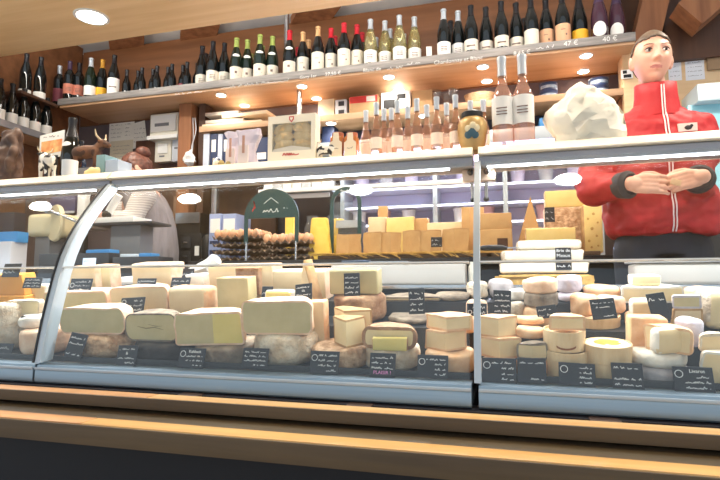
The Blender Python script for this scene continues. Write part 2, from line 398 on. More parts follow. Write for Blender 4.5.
obj('front_edge', bx(-3.3, 1.85, 1.150, 1.1558, .446, .495, .001), EDGE, e, world=True)
obj('shade_toned_board', bx(-3.3, 1.85, 1.2185, 1.36, .446, .4965, .001), wood('painted_shade_varnish', c(92, 78, 56), c(66, 56, 42), rough=.28, coat=.4), e, world=True)  # dark colour paints in the shade on the lower plank's inner part
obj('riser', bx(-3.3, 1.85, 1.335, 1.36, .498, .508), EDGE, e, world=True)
obj('front_panel', bx(-3.3, 1.85, 1.30, 1.34, .0, .446), pm('black_panel', c(20, 22, 30), .6), e, world=True)
for k, x in enumerate((-1.75, -.95, -.42, .2, .85)):
    obj('bracket', bx(x, x + .07, 1.385, 1.44, .50, .53), pm('bracket_brown', c(70, 48, 36), .6), e, world=True)
struct('trim_5', bx(-3.3, 1.85, 1.42, 1.50, .05, .528), pm('dark_strip', c(48, 46, 52), .5))

# ================================================================== WINE SHELVES
e = empty('wine_shelf', (-1.2, 3.2, 2.19), 'long oak wine shelf with a grey chalk strip and lit underside, full of bottles', 'shelf')
obj('shelf_board', bx(-3.15, .74, 3.05, 3.445, 2.186, 2.238, .003), OAKW, e, world=True)
obj('price_strip', bx(-3.16, .742, 3.040, 3.050, 2.203, 2.252, .001), SHELFEDGE, e, world=True)
YS = 3.0395
def strip_text(s, px, py, size):
    p = at(px, py, Y=YS); w = bmesh.new(); put_text(w, s, p.x, p.z - size * .35, size, YS); obj('chalk_price', w, CHALK, e, world=True)
strip_text('Chardonnay et Blanc', 458, 60, .034); strip_text('8,65 €', 522, 52.5, .036)
strip_text('Blanc de', 372, 69.5, .034); strip_text('27,50 €', 333, 73.5, .034); strip_text('Givry 1er', 308, 76.5, .030)
strip_text('47 €', 571, 43, .040); strip_text('40 €', 610, 38.5, .040)
for px, py, wd_ in ((190, 92, .12), (240, 85, .14), (275, 81, .1), (395, 67.5, .05), (415, 62, .05), (545, 46.5, .05)):
    p = at(px, py, Y=YS); w = bmesh.new(); scrawl(w, p.x - wd_, p.x + wd_, p.z - .012, .020, YS, .003); obj('chalk_lettering', w, CHALK, e, world=True)
e2 = empty('lower_shelf', (-.7, 3.3, 1.97), 'pinkish oak lower shelf under the wine shelf carrying boxes', 'shelf')
obj('shelf_board', bx(-2.05, .70, 3.19, 3.455, 1.955, 1.99, .003), OAKW, e2, world=True)
obj('front_edge', bx(-2.05, .70, 3.182, 3.19, 1.952, 1.992, .001), OAKW, e2, world=True)
for k, x in enumerate((-1.85, -1.25, -.66, -.08, .50)):
    for j, y in enumerate((3.13, 3.36)):
        downlight('shelf_spotlight', x + (.06 * (j if k == 0 else .3 * j)), y, 2.186, .036, P_SHELF, '%s small round spotlight from the left in the %s row under the wine shelf' % (ORD[k], ('front', 'back')[j]), 'spotlight', 'spotlights under the wine shelf', size=140)
for k, (px, py) in enumerate(((331, 123), (424, 115.5))):
    p = at(px, py, Z=1.955); downlight('shelf_spotlight', p.x, min(p.y, 3.40), 1.955, .036, 1.6, ('small round spotlight under the lower shelf above the two amber jars', 'small round spotlight under the lower shelf above the little rosé bottles')[k], 'spotlight', 'spotlights under the lower shelf', size=140)
# steel hanging rods
for nm, px, y0, lab in (('steel_rod', 283, (2.24, 2.86), 'bare steel rod standing on the wine shelf among the red capped bottles'), ('steel_rod', 297, (1.99, 2.186), 'short steel rod under the wine shelf above the biscuit box')):
    p = at(px, 40 if y0[0] > 2.2 else 100, Y=3.16)
    bm = bmesh.new(); tube(bm, [(0, 0, 0), (0, 0, y0[1] - y0[0])], .017, 14); o = obj(nm, bm, STEEL, loc=(p.x, 3.22 if y0[0] > 2.2 else 3.2, y0[0])); setp(o, lab, 'rod')
# shelves on the left side wall
e3 = empty('side_shelf', (-3.25, 2.8, 1.9), 'grey edged side wall shelf at far left holding white labelled wine bottles', 'shelf')
obj('shelf_board', bx(-3.36, -3.12, 2.25, 3.05, 1.905, 1.925, .002), OAKW, e3, world=True); obj('front_edge', bx(-3.125, -3.112, 2.25, 3.05, 1.90, 1.945), ALUG, e3, world=True)
e4 = empty('side_shelf', (-3.25, 3.0, 2.15), 'small dark upper shelf on the left side wall under two dark bottles', 'shelf')
obj('shelf_board', bx(-3.36, -3.14, 2.72, 3.03, 2.18, 2.20, .002), PANELD, e4, world=True)

# ================================================================== BOTTLES
SHAPES = {
 'burgundy': [(0, .004), (.034, 0), (.0395, .006), (.040, .02), (.040, .150), (.0375, .175), (.031, .205), (.022, .235), (.0165, .255), (.0148, .272), (.0148, .296), (.0168, .298), (.0168, .309), (.0145, .312), (0, .312)],
 'bordeaux': [(0, .004), (.034, 0), (.037, .006), (.0375, .02), (.0375, .195), (.0355, .212), (.028, .228), (.019, .240), (.0150, .254), (.0145, .296), (.0165, .298), (.0165, .309), (.0145, .312), (0, .312)],
 'champagne': [(0, .004), (.038, 0), (.0435, .008), (.044, .02), (.044, .135), (.0415, .165), (.033, .205), (.023, .245), (.0175, .270), (.0165, .300), (.0185, .302), (.0185, .314), (.015, .318), (0, .318)],
 'slim': [(0, .004), (.031, 0), (.0365, .006), (.037, .02), (.037, .170), (.0345, .192), (.026, .215), (.0175, .235), (.0145, .252), (.0142, .322), (.0158, .324), (.0158, .334), (.014, .337), (0, .337)],
 'mini': [(0, .003), (.018, 0), (.0215, .004), (.022, .012), (.022, .100), (.0205, .116), (.014, .140), (.0095, .160), (.009, .212), (.0102, .213), (.0102, .224), (.009, .226), (0, .226)],
 'half': [(0, .003), (.024, 0), (.0285, .004), (.029, .012), (.029, .105), (.026, .125), (.017, .148), (.0125, .165), (.012, .205), (.0135, .206), (.0135, .214), (.012, .216), (0, .216)],
}
DARKG = pm('dark_bottle_glass', c(14, 18, 18), .07, 0, coat=.3)
GREENG = pm('deep_green_bottle_glass', c(20, 34, 24), .07, 0, coat=.3)
ROSEG = thin('rose_wine_glass', (.97, .84, .78, 1), .06, .26, c(222, 176, 156))
ROSET = thin('tan_rose_glass', (.95, .82, .72, 1), .06, .24, c(204, 150, 118))
PALEG = thin('white_wine_glass', (.90, .87, .66, 1), .06, .30, c(170, 160, 110))
PURPG = pm('purple_bottle_glass', c(66, 38, 52), .08, 0, coat=.3)
LAB = dict(blush=pm('blush_label', c(236, 216, 200), .7), white=pm('white_label', c(236, 234, 228), .7), cream=pm('cream_label', c(226, 218, 202), .7), salmon=pm('salmon_label', c(222, 170, 132), .7), yellow=pm('yellow_label', c(240, 178, 40), .6), pink=pm('dusky_rose_label', c(196, 120, 98), .7), wine=pm('dark_rose_label', c(130, 62, 72), .7))
CAP = dict(black=pm('black_capsule', c(22, 20, 24), .35), green=pm('olive_capsule', c(150, 165, 84), .45), red=pm('red_capsule', c(190, 28, 44), .4), tan=pm('tan_capsule', c(206, 160, 112), .4), silver=pm('silver_capsule', c(196, 204, 212), .35, .5), gold=pm('gold_capsule', c(205, 150, 60), .35, .5), purple=pm('purple_capsule', c(64, 44, 70), .4))
PRO = {}
def oval_patch(bm, rad, zc, hz, ha, n=20, m=5):
    """oval label lying on the curved bottle wall"""
    cv = bm.verts.new((0, -rad(zc) - .0010, zc)); prev = None
    for k in range(1, m + 1):
        ring = []
        for i in range(n):
            a = 2 * PI * i / n; an = math.cos(a) * ha * k / m; z = zc + math.sin(a) * hz * k / m; rr = rad(z) + .0010
            ring.append(bm.verts.new((rr * math.sin(an), -rr * math.cos(an), z)))
        for i in range(n):
            if prev: bm.faces.new((prev[i], ring[i], ring[(i + 1) % n], prev[(i + 1) % n]))
            else: bm.faces.new((cv, ring[i], ring[(i + 1) % n]))
        prev = ring
def bottle(shape, glass, cap, lab, loc, label, group=None, lz=(.045, .115), scale=1.0, mark=None, collar=False, oval=False, capz=None, rz=0):
    key = (shape, glass.name, cap, lab, lz, scale, mark, collar, oval)
    if key in PRO: return dup(PRO[key], loc, rz, label, group)
    e = empty('wine_bottle', loc, label, 'bottle', group, rz); PRO[key] = e
    pr = [(r * scale, z * scale) for r, z in SHAPES[shape]]; top = pr[-1][1]
    bm = bmesh.new(); lathe(bm, pr, 22); obj('glass', bm, glass, e)
    def rad(z):
        for (r0, z0), (r1, z1) in zip(pr[2:], pr[3:]):
            if z0 <= z <= z1 and z1 > z0: return r0 + (r1 - r0) * (z - z0) / (z1 - z0)
        return .015
    if cap:
        zc = top * (.79 if shape != 'champagne' else .70) if not capz else capz
        zs = [zc + (top - zc) * i / 7 for i in range(8)]
        bm = bmesh.new(); lathe(bm, [(rad(z) + .0008, z) for z in zs[:-1]] + [(rad(top - .004) + .0008, top - .002), (rad(top - .004), top + .0012), (0, top + .0014)], 18); obj('capsule', bm, CAP[cap], e)
    if lab:
        bm = bmesh.new(); r = max(rad(z * scale) for z in lz) + .0007
        if oval:
            oval_patch(bm, rad, (lz[0] + lz[1]) / 2 * scale, (lz[1] - lz[0]) / 2 * scale, R(48))
        else:
            lathe(bm, [(r, lz[0] * scale), (r, lz[1] * scale)], 16, a0=-PI / 2 - R(78), a1=-PI / 2 + R(78))
        if mark:    # printed emblem or lines
            y = -r - .0012; z = (lz[0] + lz[1]) / 2 * scale
            if mark == 'crest': box(bm, -.008, .008, y, y + .0008, z - .004, z + .012, 1); box(bm, -.018, .018, y + .003, y + .0035, z - .018, z - .016, 1)
            if mark == 'lines': 
                for q in (-.016, -.006, .006): box(bm, -.018, .018, y, y + .003, z + q, z + q + .003, 1)
            if mark == 'dot': box(bm, .010, .018, y, y + .004, z - .020, z - .010, 1); box(bm, -.014, .010, y, y + .002, z + .014, z + .017, 1)
            if mark == 'band': box(bm, -.024, .024, y - .0004, y + .006, z - .012, z - .006, 1)
        obj('label', bm, [LAB[lab], pm('label_print', c(120, 96, 84), .7)], e)
    if collar:
        bm = bmesh.new(); oval_patch(bm, rad, top * .59, .011, R(40))
        obj('neck_label', bm, LAB['white'], e)
    return e
YB, ZB = 3.115, 2.2385
G1 = 'wine bottles standing on the upper shelf'
BN = [0]
def shelf_bottle(px, shape, glass, cap, lab, label, Y=None, **k):
    BN[0] += 1
    if Y is None: Y = 3.102 + .044 * (BN[0] % 2)      # bottles stand slightly staggered
    p = at(px, 50, Y=Y); bottle(shape, glass, cap, lab, (p.x, Y, ZB), label, G1, scale=1.04 if shape != 'champagne' else 1.03, rz=math.atan2(p.x, Y) * -.8 + rng.uniform(-.1, .1), **k)
S = 'on the top wine shelf'
for px, sh, gl, cp, lb, lab, k in (
    (61, 'bordeaux', DARKG, 'silver', 'wine', 'slim dark bottle with silver cap and dark red label, left end of top shelf', dict(lz=(.03, .13))),
    (71, 'bordeaux', DARKG, 'purple', 'pink', 'dark bottle with purple cap and dusky orange label ' + S, dict(lz=(.06, .135), mark='lines')),
    (80.5, 'bordeaux', DARKG, 'black', 'pink', 'dark bottle with black cap and dusky orange label ' + S, dict(lz=(.06, .135), mark='lines')),
    (92, 'burgundy', GREENG, 'silver', 'white', 'dark bottle with silver cap and white label beside the yellow labelled bottle', dict(lz=(.03, .10))),
    (103.5, 'burgundy', DARKG, 'gold', 'yellow', 'dark bottle with gold neck foil and yellow label, at left of the top shelf', dict(lz=(.03, .095))),
    (115, 'burgundy', DARKG, 'black', 'white', 'dark bottle with tall white label printed with a dark band', dict(lz=(.02, .135), mark='band'))):
    shelf_bottle(px, sh, gl, cp, lb, lab, **k)
for k, px in enumerate((202.5, 213, 224.5)):
    shelf_bottle(px, 'burgundy', DARKG, 'black', 'cream', '%s of three black capped pale labelled bottles left of the green capped ones' % ORD[k], lz=(.02, .10), mark='lines')
for k, px in enumerate((236.5, 247.5, 260, 272.5)):
    shelf_bottle(px, 'burgundy', GREENG, 'green', 'cream', '%s from the left of four green capped wine bottles with white collar labels' % ORD[k], lz=(.02, .105), mark='crest', collar=True)
shelf_bottle(289.5, 'burgundy', DARKG, 'red', 'cream', 'red capped bottle with white collar label, standing against the steel rod', lz=(.02, .10), mark='crest', collar=True)
for k, px in enumerate((303, 318)):
    shelf_bottle(px, 'burgundy', DARKG, 'tan', 'cream', '%s of two tan capped dark bottles with tall pale labels' % ('left', 'right')[k], lz=(.02, .135), mark='dot')
for k, px in enumerate((331, 344, 357)):
    shelf_bottle(px, 'burgundy', DARKG, 'red', 'cream', '%s from the left of three red capped dark bottles with tall pale labels' % ORD[k], lz=(.02, .135), mark='dot')
for k, px in enumerate((370.5, 385, 399.5, 414.5)):
    shelf_bottle(px, 'slim' if 0 else 'burgundy', PALEG, 'silver', 'white', '%s from the left of four clear white wine bottles with silver caps' % ORD[k], lz=(.025, .105), mark='lines')
for k, px in enumerate((444, 458.5)):
    shelf_bottle(px, 'burgundy', DARKG, 'silver', 'white', '%s of two silver capped dark bottles with white labels' % ('left', 'right')[k], lz=(.02, .10), mark='lines')
for k, px in enumerate((471.5, 486.5, 502, 517)):
    shelf_bottle(px, 'burgundy', DARKG, 'black', 'cream', '%s from the left of four black capped bottles with small two-part pale labels' % ORD[k], lz=(.03, .095), mark='band')
shelf_bottle(532, 'burgundy', DARKG, 'black', 'cream', 'dark bottle with big cream label, left of the two salmon labelled bottles', lz=(.02, .11))
for k, px in enumerate((547, 563.5)):
    shelf_bottle(px, 'burgundy', DARKG, 'black', 'salmon', '%s of two dark bottles with salmon coloured labels' % ('left', 'right')[k], lz=(.02, .12), mark='dot')
shelf_bottle(580.5, 'champagne', DARKG, 'black', 'yellow', 'dark sparkling wine bottle with orange yellow label near the right end of the shelf', lz=(.04, .095))
for k, px in enumerate((600.5, 618)):
    shelf_bottle(px, 'champagne', PURPG, 'purple', 'white', '%s of two purplish bottles with white oval labels at the right shelf end' % ('left', 'right')[k], lz=(.02, .105), oval=True)
# second row behind
Y2 = 3.235
for k, (px, gl, cp, lab) in enumerate(((206, DARKG, 'black', 'dark bottle half hidden behind the left black capped bottle'), (251, GREENG, 'green', 'green capped bottle in the second row behind the green capped four'), (262.5, GREENG, 'green', 'second green capped bottle hidden in the back row'), (298, DARKG, 'red', 'red capped bottle peeping out behind the steel rod'),
    (308.5, DARKG, 'tan', 'tan capped bottle in the back row between the two tan capped ones'), (321.5, DARKG, 'tan', 'tan capped bottle in the back row right of the tan capped pair'), (335, DARKG, 'red', 'red capped bottle in the back row behind the left red capped one'), (348, DARKG, 'red', 'red capped bottle in the back row behind the middle red capped one'), (362, DARKG, 'red', 'red capped bottle in the back row behind the right red capped one'),
    (376, PALEG, 'silver', 'clear white wine bottle in the back row, leftmost of its three'), (390, PALEG, 'silver', 'clear white wine bottle in the back row, middle of its three'), (404, PALEG, 'silver', 'clear white wine bottle in the back row, rightmost of its three'), (451, DARKG, 'black', 'black bottle in the back row between the two silver capped bottles'), (525, DARKG, 'black', 'black bottle in the back row left of the big cream label'))):
    shelf_bottle(px, 'burgundy', gl, cp, None, lab, Y=3.256 + .092 * (k % 2))
# small dark bottles in a row
for k, px in enumerate((127, 134.5, 142, 149.5, 157, 164.5, 172, 179.5, 187, 194)):
    p = at(px, 75, Y=3.16); bottle('half', DARKG, 'black', 'wine' if k == 7 else None, (p.x, 3.16 + .04 * (k % 2), ZB), '%s from the left of ten small dark bottles on the top shelf' % ORD[k], 'small dark bottles on the upper shelf', scale=1.06, lz=(.03, .08))
p = at(429, 46, Y=3.10)
o = obj('price_card', bx(-.017, .017, -.002, .002, 0, .105, .0008), PAPER, loc=(p.x, 3.10, ZB), rot=(R(-6), 0, R(8))); setp(o, 'small blank white card standing between the clear and the silver capped bottles', 'card')
# side wall bottles
for k, Y in enumerate((2.61, 2.70, 2.79, 2.885, 2.98)):
    bottle('burgundy', DARKG, 'black', 'white', (-3.19, Y, 1.9255), '%s from the front of the white labelled bottles on the side wall shelf' % ORD[k], 'white labelled bottles on the side wall', lz=(.03, .10), rz=R(38))
for k, (x, Y) in enumerate(((-3.235, 2.83), (-3.18, 2.90))):
    bottle('burgundy', DARKG, 'black', 'white', (x, Y, 2.2005), ('outer', 'inner')[k] + ' one of two dark white labelled bottles high on the side wall', 'pair of bottles high on the side wall', lz=(.0, .045), rz=R(38))
# ledge bottles
ZL = 1.3272
for k, px in enumerate((503.5, 524)):
    p = at(px, 140, Y=1.85 - .0 * k); bottle('slim', ROSEG, 'silver', 'white', (p.x, 1.85, ZL), '%s of two tall rosé bottles with long silver caps on the white ledge' % ('left', 'right')[k], 'tall rosé bottles on the ledge', lz=(.085, .185), mark='lines', rz=-.1)
for k, px in enumerate((376.5, 397.5, 417, 437, 456)):
    p = at(px, 140, Y=1.88); bottle('mini', ROSET, 'silver', 'blush', (p.x, 1.88, ZL), '%s from the left of the front row of little rosé bottles on the ledge' % ORD[k], 'little rosé bottles on the ledge', lz=(.045, .088))
for k, px in enumerate((366, 384, 391.5, 408, 427, 447, 471, 484)):
    p = at(px, 140, Y=1.955); bottle('mini', ROSET, 'silver', 'blush', (p.x, 1.955, ZL), '%s from the left of the back row of little rosé bottles on the ledge' % ORD[k], 'little rosé bottles on the ledge', lz=(.045, .09))
p = at(72, 140, Y=1.95); bottle('champagne', DARKG, 'black', None, (p.x, 1.95, ZL), 'big dark sparkling wine bottle with pale neck label on the left of the ledge', None, scale=1.0, collar=True)
p = at(81, 140, Y=1.98); bottle('half', pm('blue_bottle', c(30, 50, 80), .15), 'black', None, (p.x, 1.98, ZL), 'small dark blue bottle just right of the big sparkling wine bottle', None)

# ================================================================== THINGS ON THE LEDGE
def pxw(px0, px1, py, Y): return (at(px1, py, Y=Y) - at(px0, py, Y=Y)).x
# carved bear-like wood figure at far left
p = at(8, 160, Y=1.90); bm = bmesh.new()
chain(bm, [(0, 0, .02), (-.005, 0, .10), (.0, .005, .18), (.03, 0, .225)], [.05, .058, .045, .032]); chain(bm, [(.03, -.02, .20), (.06, -.03, .14), (.045, -.04, .06)], [.022, .020, .018]); chain(bm, [(-.04, -.03, .14), (-.02, -.06, .09)], [.022, .02])
ball(bm, (.0, .0, .215), (.04, .04, .035)); bm = remesh(bm, .006); wobble(bm, .012, 28, 3)
o = obj('carved_figure', bm, pm('carved_wood', c(98, 72, 56), .6, 0, c(66, 46, 38), 20, bump=.3), loc=(p.x, 1.91, ZL + .0295)); setp(o, 'knobbly brown carved wooden figure at the left end of the ledge', 'figurine')
# small cow figurines
def cow(name, loc, s, rz, m1, m2, label, cat, horns=False, extra=None):
    e = empty(name, loc, label, cat, None, rz)
    bm = bmesh.new()
    chain(bm, [(-.045, 0, .075), (-.01, 0, .078), (.03, 0, .078)], [.028, .030, .027]); chain(bm, [(.035, 0, .088), (.06, 0, .115), (.085, 0, .105)], [.020, .018, .012])
    for x in (-.05, .035):
        for y in (-.014, .014): chain(bm, [(x, y, .065), (x + .003, y, .035), (x, y, .006)], [.012, .008, .008], 8)
    chain(bm, [(-.072, 0, .085), (-.08, 0, .055)], [.006, .004], 6); ball(bm, (.055, -.020, .12), (.006, .012, .005), 8); ball(bm, (.055, .020, .12), (.006, .012, .005), 8)
    bmesh.ops.scale(bm, vec=(s, s, s), verts=bm.verts[:]); bm = remesh(bm, .0035 * s, 3)
    for f in bm.faces:
        q = f.calc_center_median() / s
        f.material_index = 1 if noise.noise(q * 32 + Vector((1.3, 4.2, 7.7))) > .12 else 0
    obj('body', bm, [m1, m2], e)
    bm = bmesh.new(); r = .004 if not horns else .005; L = .022 if not horns else .034
    for sg in (-1, 1): tube(bm, [(.056 * s, sg * .010 * s, .126 * s), (.05 * s, sg * (.010 + L * .7) * s, (.130 + L * .3) * s), (.048 * s, sg * (.012 + L * .8) * s, (.13 + L) * s)], [r * s, r * s * .8, r * s * .3], 8)
    obj('horns', bm, pm('horn', c(206, 186, 150) if not horns else c(96, 62, 44), .5), e)
    return e
COWW, COWB = pm('cow_white', c(232, 226, 214), .5), pm('cow_black', c(34, 32, 34), .5)
p = at(45, 170, Y=1.82); cow('cow_figurine', (p.x, 1.83, ZL), 1.05, R(150), COWW, COWB, 'small black and white cow figurine below the cheese flyer', 'figurine')
p = at(325, 150, Y=1.85); cow('cow_figurine', (p.x, 1.85, ZL), .66, R(165), COWW, COWB, 'small black and white cow figurine right of the biscuit box', 'figurine')
p = at(98, 150, Y=2.0); cow('goat_figurine', (p.x + .0, 1.945, ZL + .062), 1.1, R(10), pm('goat_brown', c(120, 78, 50), .7, 0, c(84, 52, 34), 30), pm('goat_dark', c(70, 44, 30), .7), 'brown horned figurine standing on grey boxes behind the flyer', 'figurine', horns=True)
for (a, b, y0, y1, m, lab) in ((84, 103, 153, 172, MGREY, 'grey box under the horned figurine'), (103, 111, 157, 170, pm('dull_teal', c(120, 152, 156), .5), 'small teal box right of the horned figurine'), (112, 124, 162, 172, pm('pale_blue', c(158, 172, 190), .5), 'pale blue box on the ledge next to the brown hair')):
    q0, q1 = at(a, y0, Y=1.93), at(b, y1, Y=1.93)
    o = obj('small_box', bx(0, q1.x - q0.x, -.04, .05, 0, max(.03, (ZL + .062 if a == 84 else q0.z) - ZL - .0006), .002), m, loc=(q0.x, 1.93, ZL)); setp(o, lab, 'box')
# flyer standing in a clip
p0, p1 = at(39, 160, Y=1.94), at(65, 131, Y=1.94)
e = empty('flyer_stand', ((p0.x + p1.x) / 2, 1.94, ZL), 'white flyer with a warm food picture clipped upright on a small stand', 'sign')
wd_, hh = p1.x - p0.x, p1.z - p0.z; zb = p0.z - ZL
bm = bmesh.new(); prism(bm, [(-wd_ / 2, zb - .006), (wd_ / 2, zb + .012), (wd_ / 2, zb + hh + .006), (-wd_ / 2, zb + hh - .012)], -.0015, .0015); obj('card', bm, PAPER, e)
bm = bmesh.new(); prism(bm, [(-wd_ * .42, zb + .022), (wd_ * .42, zb + .034), (wd_ * .42, zb + hh * .72), (-wd_ * .42, zb + hh * .66)], -.0025, -.0016); obj('picture', bm, pm('flyer_picture', c(240, 200, 130), .6, 0, c(228, 130, 70), 26), e)
bm = bmesh.new(); scrawl(bm, -wd_ * .35, wd_ * .3, zb + hh * .80, .012, -.0022, .002, 0); obj('lettering', bm, pm('ink', c(120, 90, 60), .8), e)
bm = bmesh.new(); box(bm, -.05, .05, -.03, .05, 0, .008); tube(bm, [(.03, 0.004, .004), (.03, .004, zb + .03)], .004, 8); box(bm, .02, .04, -.004, .006, zb - .004, zb + .016); obj('clip_stand', bm, BLACK, e)
p0, p1 = at(64, 172, Y=1.80), at(78, 158, Y=1.80)
bm = bmesh.new(); lathe(bm, [(0, 0), (.028, 0), (.030, .004), (.032, .068), (.029, .068), (.027, .006), (0, .006)], 24); o = obj('white_cup', bm, WHITE, loc=((p0.x + p1.x) / 2, 1.81, ZL)); setp(o, 'plain white cup before the big sparkling wine bottle', 'cup')
for k, (px, lab) in enumerate(((84, 'pale lump of cheese or bread on a board right of the white cup'),)):
    p = at(px, 168, Y=1.82); bm = bmesh.new(); ball(bm, (0, 0, .020), (.035, .025, .022), 14); wobble(bm, .012, 40, k); o = obj('bread_piece', bm, pm('crumb', c(232, 206, 150), .8), loc=(p.x, 1.82, ZL + .0105)); setp(o, lab, 'food')
p = at(77, 172, Y=1.82); bm = bx(-.085, .085, -.03, .05, 0, .010, .003); o = obj('tasting_board', bm, PLY, loc=(p.x + .02, 1.87, ZL)); o.location.y = 1.875; setp(o, 'thin pale tasting board beside the white cup', 'board')
COL.objects['bread_piece'].location.y = 1.875; COL.objects['bread_piece'].location.z = ZL + .0102
COL.objects['white_cup'].location.y = 1.795
# cellophane bags tied at the waist
def cello(px, py0, py1, wpx, Y, label, seed):
    p = at(px, py1, Y=Y); w_ = pxw(px - wpx / 2, px + wpx / 2, py0, Y); h = at(px, py0, Y=Y).z - ZL
    e = empty('sweet_bag', (p.x, Y, ZL), label, 'bag', 'cellophane bags on the ledge')
    bm = bmesh.new(); loft(bm, [(0, 0, 0, w_ * .33, .030), (0, 0, h * .10, w_ * .36, .034), (0, 0, h * .38, w_ * .33, .030), (0, 0, h * .60, w_ * .34, .022), (.004, 0, h * .80, w_ * .44, .018), (0, 0, h * .97, w_ * .54, .010)], 18); wobble(bm, .012, 26, seed); obj('wrapper', bm, pm('pale_foil', c(224, 214, 222), .35, .1, c(196, 186, 200), 16), e, sharp=20)
    bm = bmesh.new(); prism(bm, [(-w_ * .2, h * .06), (w_ * .2, h * .06), (w_ * .2, h * .5), (-w_ * .2, h * .5)], -.042, -.038); obj('label', bm, pm('rosy_label', c(236, 220, 214), .6), e)
    bm = bmesh.new(); box(bm, -w_ * .04, w_ * .06, -.044, -.042, h * .3, h * .75); obj('print', bm, pm('rosy_print', c(196, 150, 130), .6), e)
cello(235, 131, 162, 22, 1.90, 'pale crinkled sweet bag, the left one of two on the ledge', 1)
cello(248, 129, 162, 24, 1.84, 'pale crinkled sweet bag with rosy print, the right one of two on the ledge', 2)
# small group of pottery bits
p = at(225, 158, Y=1.86); bm = bmesh.new()
e = empty('trinket_tray', (p.x - .01, 1.86, ZL), 'little tray of cream coloured trinkets left of the sweet bags', 'trinkets'); lathe(bm, [(0, 0), (.045, 0), (.05, .012), (.046, .012), (.042, .004), (0, .004)], 24); obj('dish', bm, CARDW, e)
for a in range(5):
    bm = bmesh.new(); r = .014; ball(bm, (.026 * math.cos(a * 1.26), .026 * math.sin(a * 1.26), .004 + r + .006 * (a % 2)), (r, r, r * 1.25), 10); obj('trinket', bm, CREAM if a % 2 else pm('olive_trinket', c(170, 150, 90), .5), e)
# biscuit box
p0, p1 = at(267.5, 163, Y=1.83), at(315.5, 112.5, Y=1.83); W, H = p1.x - p0.x, p1.z - ZL
e = empty('biscuit_box', ((p0.x + p1.x) / 2, 1.83, ZL), 'upright white box with a clear window showing rows of biscuits', 'box')
bm = bmesh.new()
for (a, b, z0, z1) in ((-W / 2, -W / 2 + .018, 0, H), (W / 2 - .018, W / 2, 0, H), (-W / 2 + .018, W / 2 - .018, 0, H * .26), (-W / 2 + .018, W / 2 - .018, H * .84, H)): box(bm, a, b, 0, .05, z0, z1)
box(bm, -W / 2, W / 2, .05, .054, 0, H); obj('carton', bm, pm('ivory_card', c(240, 230, 208), .6), e, flat=True)
obj('window', bx(-W / 2 + .018, W / 2 - .018, .003, .0045, H * .26, H * .84), CLEAR, e)
for r_ in range(3):
    for k in range(2):
        bm = bmesh.new(); ball(bm, ((-.25 + .5 * k) * (W - .04), .020, H * (.40 + .17 * r_)), (.043, .016, .026), 14, Matrix.Rotation(.25 * (1 if k else -1), 4, 'Y')); wobble(bm, .006, 60, r_ * 2 + k); obj('biscuit', bm, pm('biscuit', c(244, 214, 156), .8, 0, c(226, 186, 122), 30, bump=.5), e)
bm = bmesh.new(); prism(bm, [(-W / 2 + .02, H * .262), (W / 2 - .02, H * .262), (W / 2 - .02, H * .30), (0, H * .37), (-W / 2 + .02, H * .31)], .001, .0025); obj('window_print', bm, pm('grey_hills', c(206, 200, 186), .6), e)
bm = bmesh.new(); zc = H * .915
prism(bm, [(-.010, zc + .010), (.010, zc + .010), (.010, zc - .002), (0, zc - .014), (-.010, zc - .002)], -.0012, -.0002, 0); prism(bm, [(-.006, zc + .006), (.006, zc + .006), (.006, zc), (0, zc - .008), (-.006, zc)], -.002, -.0012, 1); obj('crest', bm, [RED, CREAM], e, flat=True)
bm = bmesh.new(); scrawl(bm, -.035, .035, H * .165, .014, -.001, .004); obj('red_lettering', bm, RED, e)
# two amber jars with big labels
for k, (a, b) in enumerate(((331.5, 344.5), (345.5, 358.5))):
    p0, p1 = at(a, 157, Y=1.86), at(b, 133, Y=1.86); w2 = (p1.x - p0.x) / 2 * .95; H = p1.z - ZL
    e = empty('honey_jar', ((p0.x + p1.x) / 2, 1.86, ZL), '%s of two square amber jars with ivory tags on the ledge' % ('left', 'right')[k], 'jar', 'amber jars on the ledge')
    bm = bx(-w2, w2, -w2, w2, 0, H * .86, .006, 3); obj('glass', bm, pm('amber_honey', c(190, 112, 58), .12, 0, coat=.4), e)
    bm = bmesh.new(); lathe(bm, [(w2 * .85, H * .87), (w2 * .9, H * .88), (w2 * .9, H * .99), (w2 * .86, H), (0, H)], 20); obj('lid', bm, pm('amber_lid', c(170, 92, 56), .4), e)
    bm = bmesh.new(); prism(bm, [(-w2 * .96, .004), (w2 * .96, .004), (w2 * .96, H * .62), (w2 * .5, H * .70), (w2 * .42, H * .96), (-w2 * .42, H * .96), (-w2 * .5, H * .70), (-w2 * .96, H * .62)], -w2 - .003, -w2 - .001); obj('label', bm, pm('ivory_tag', c(240, 222, 192), .7), e)
    bm = bmesh.new(); scrawl(bm, -w2 * .5, w2 * .5, H * .40, .008, -w2 - .0035, .0016); obj('print', bm, pm('ink', c(120, 90, 60), .8), e)
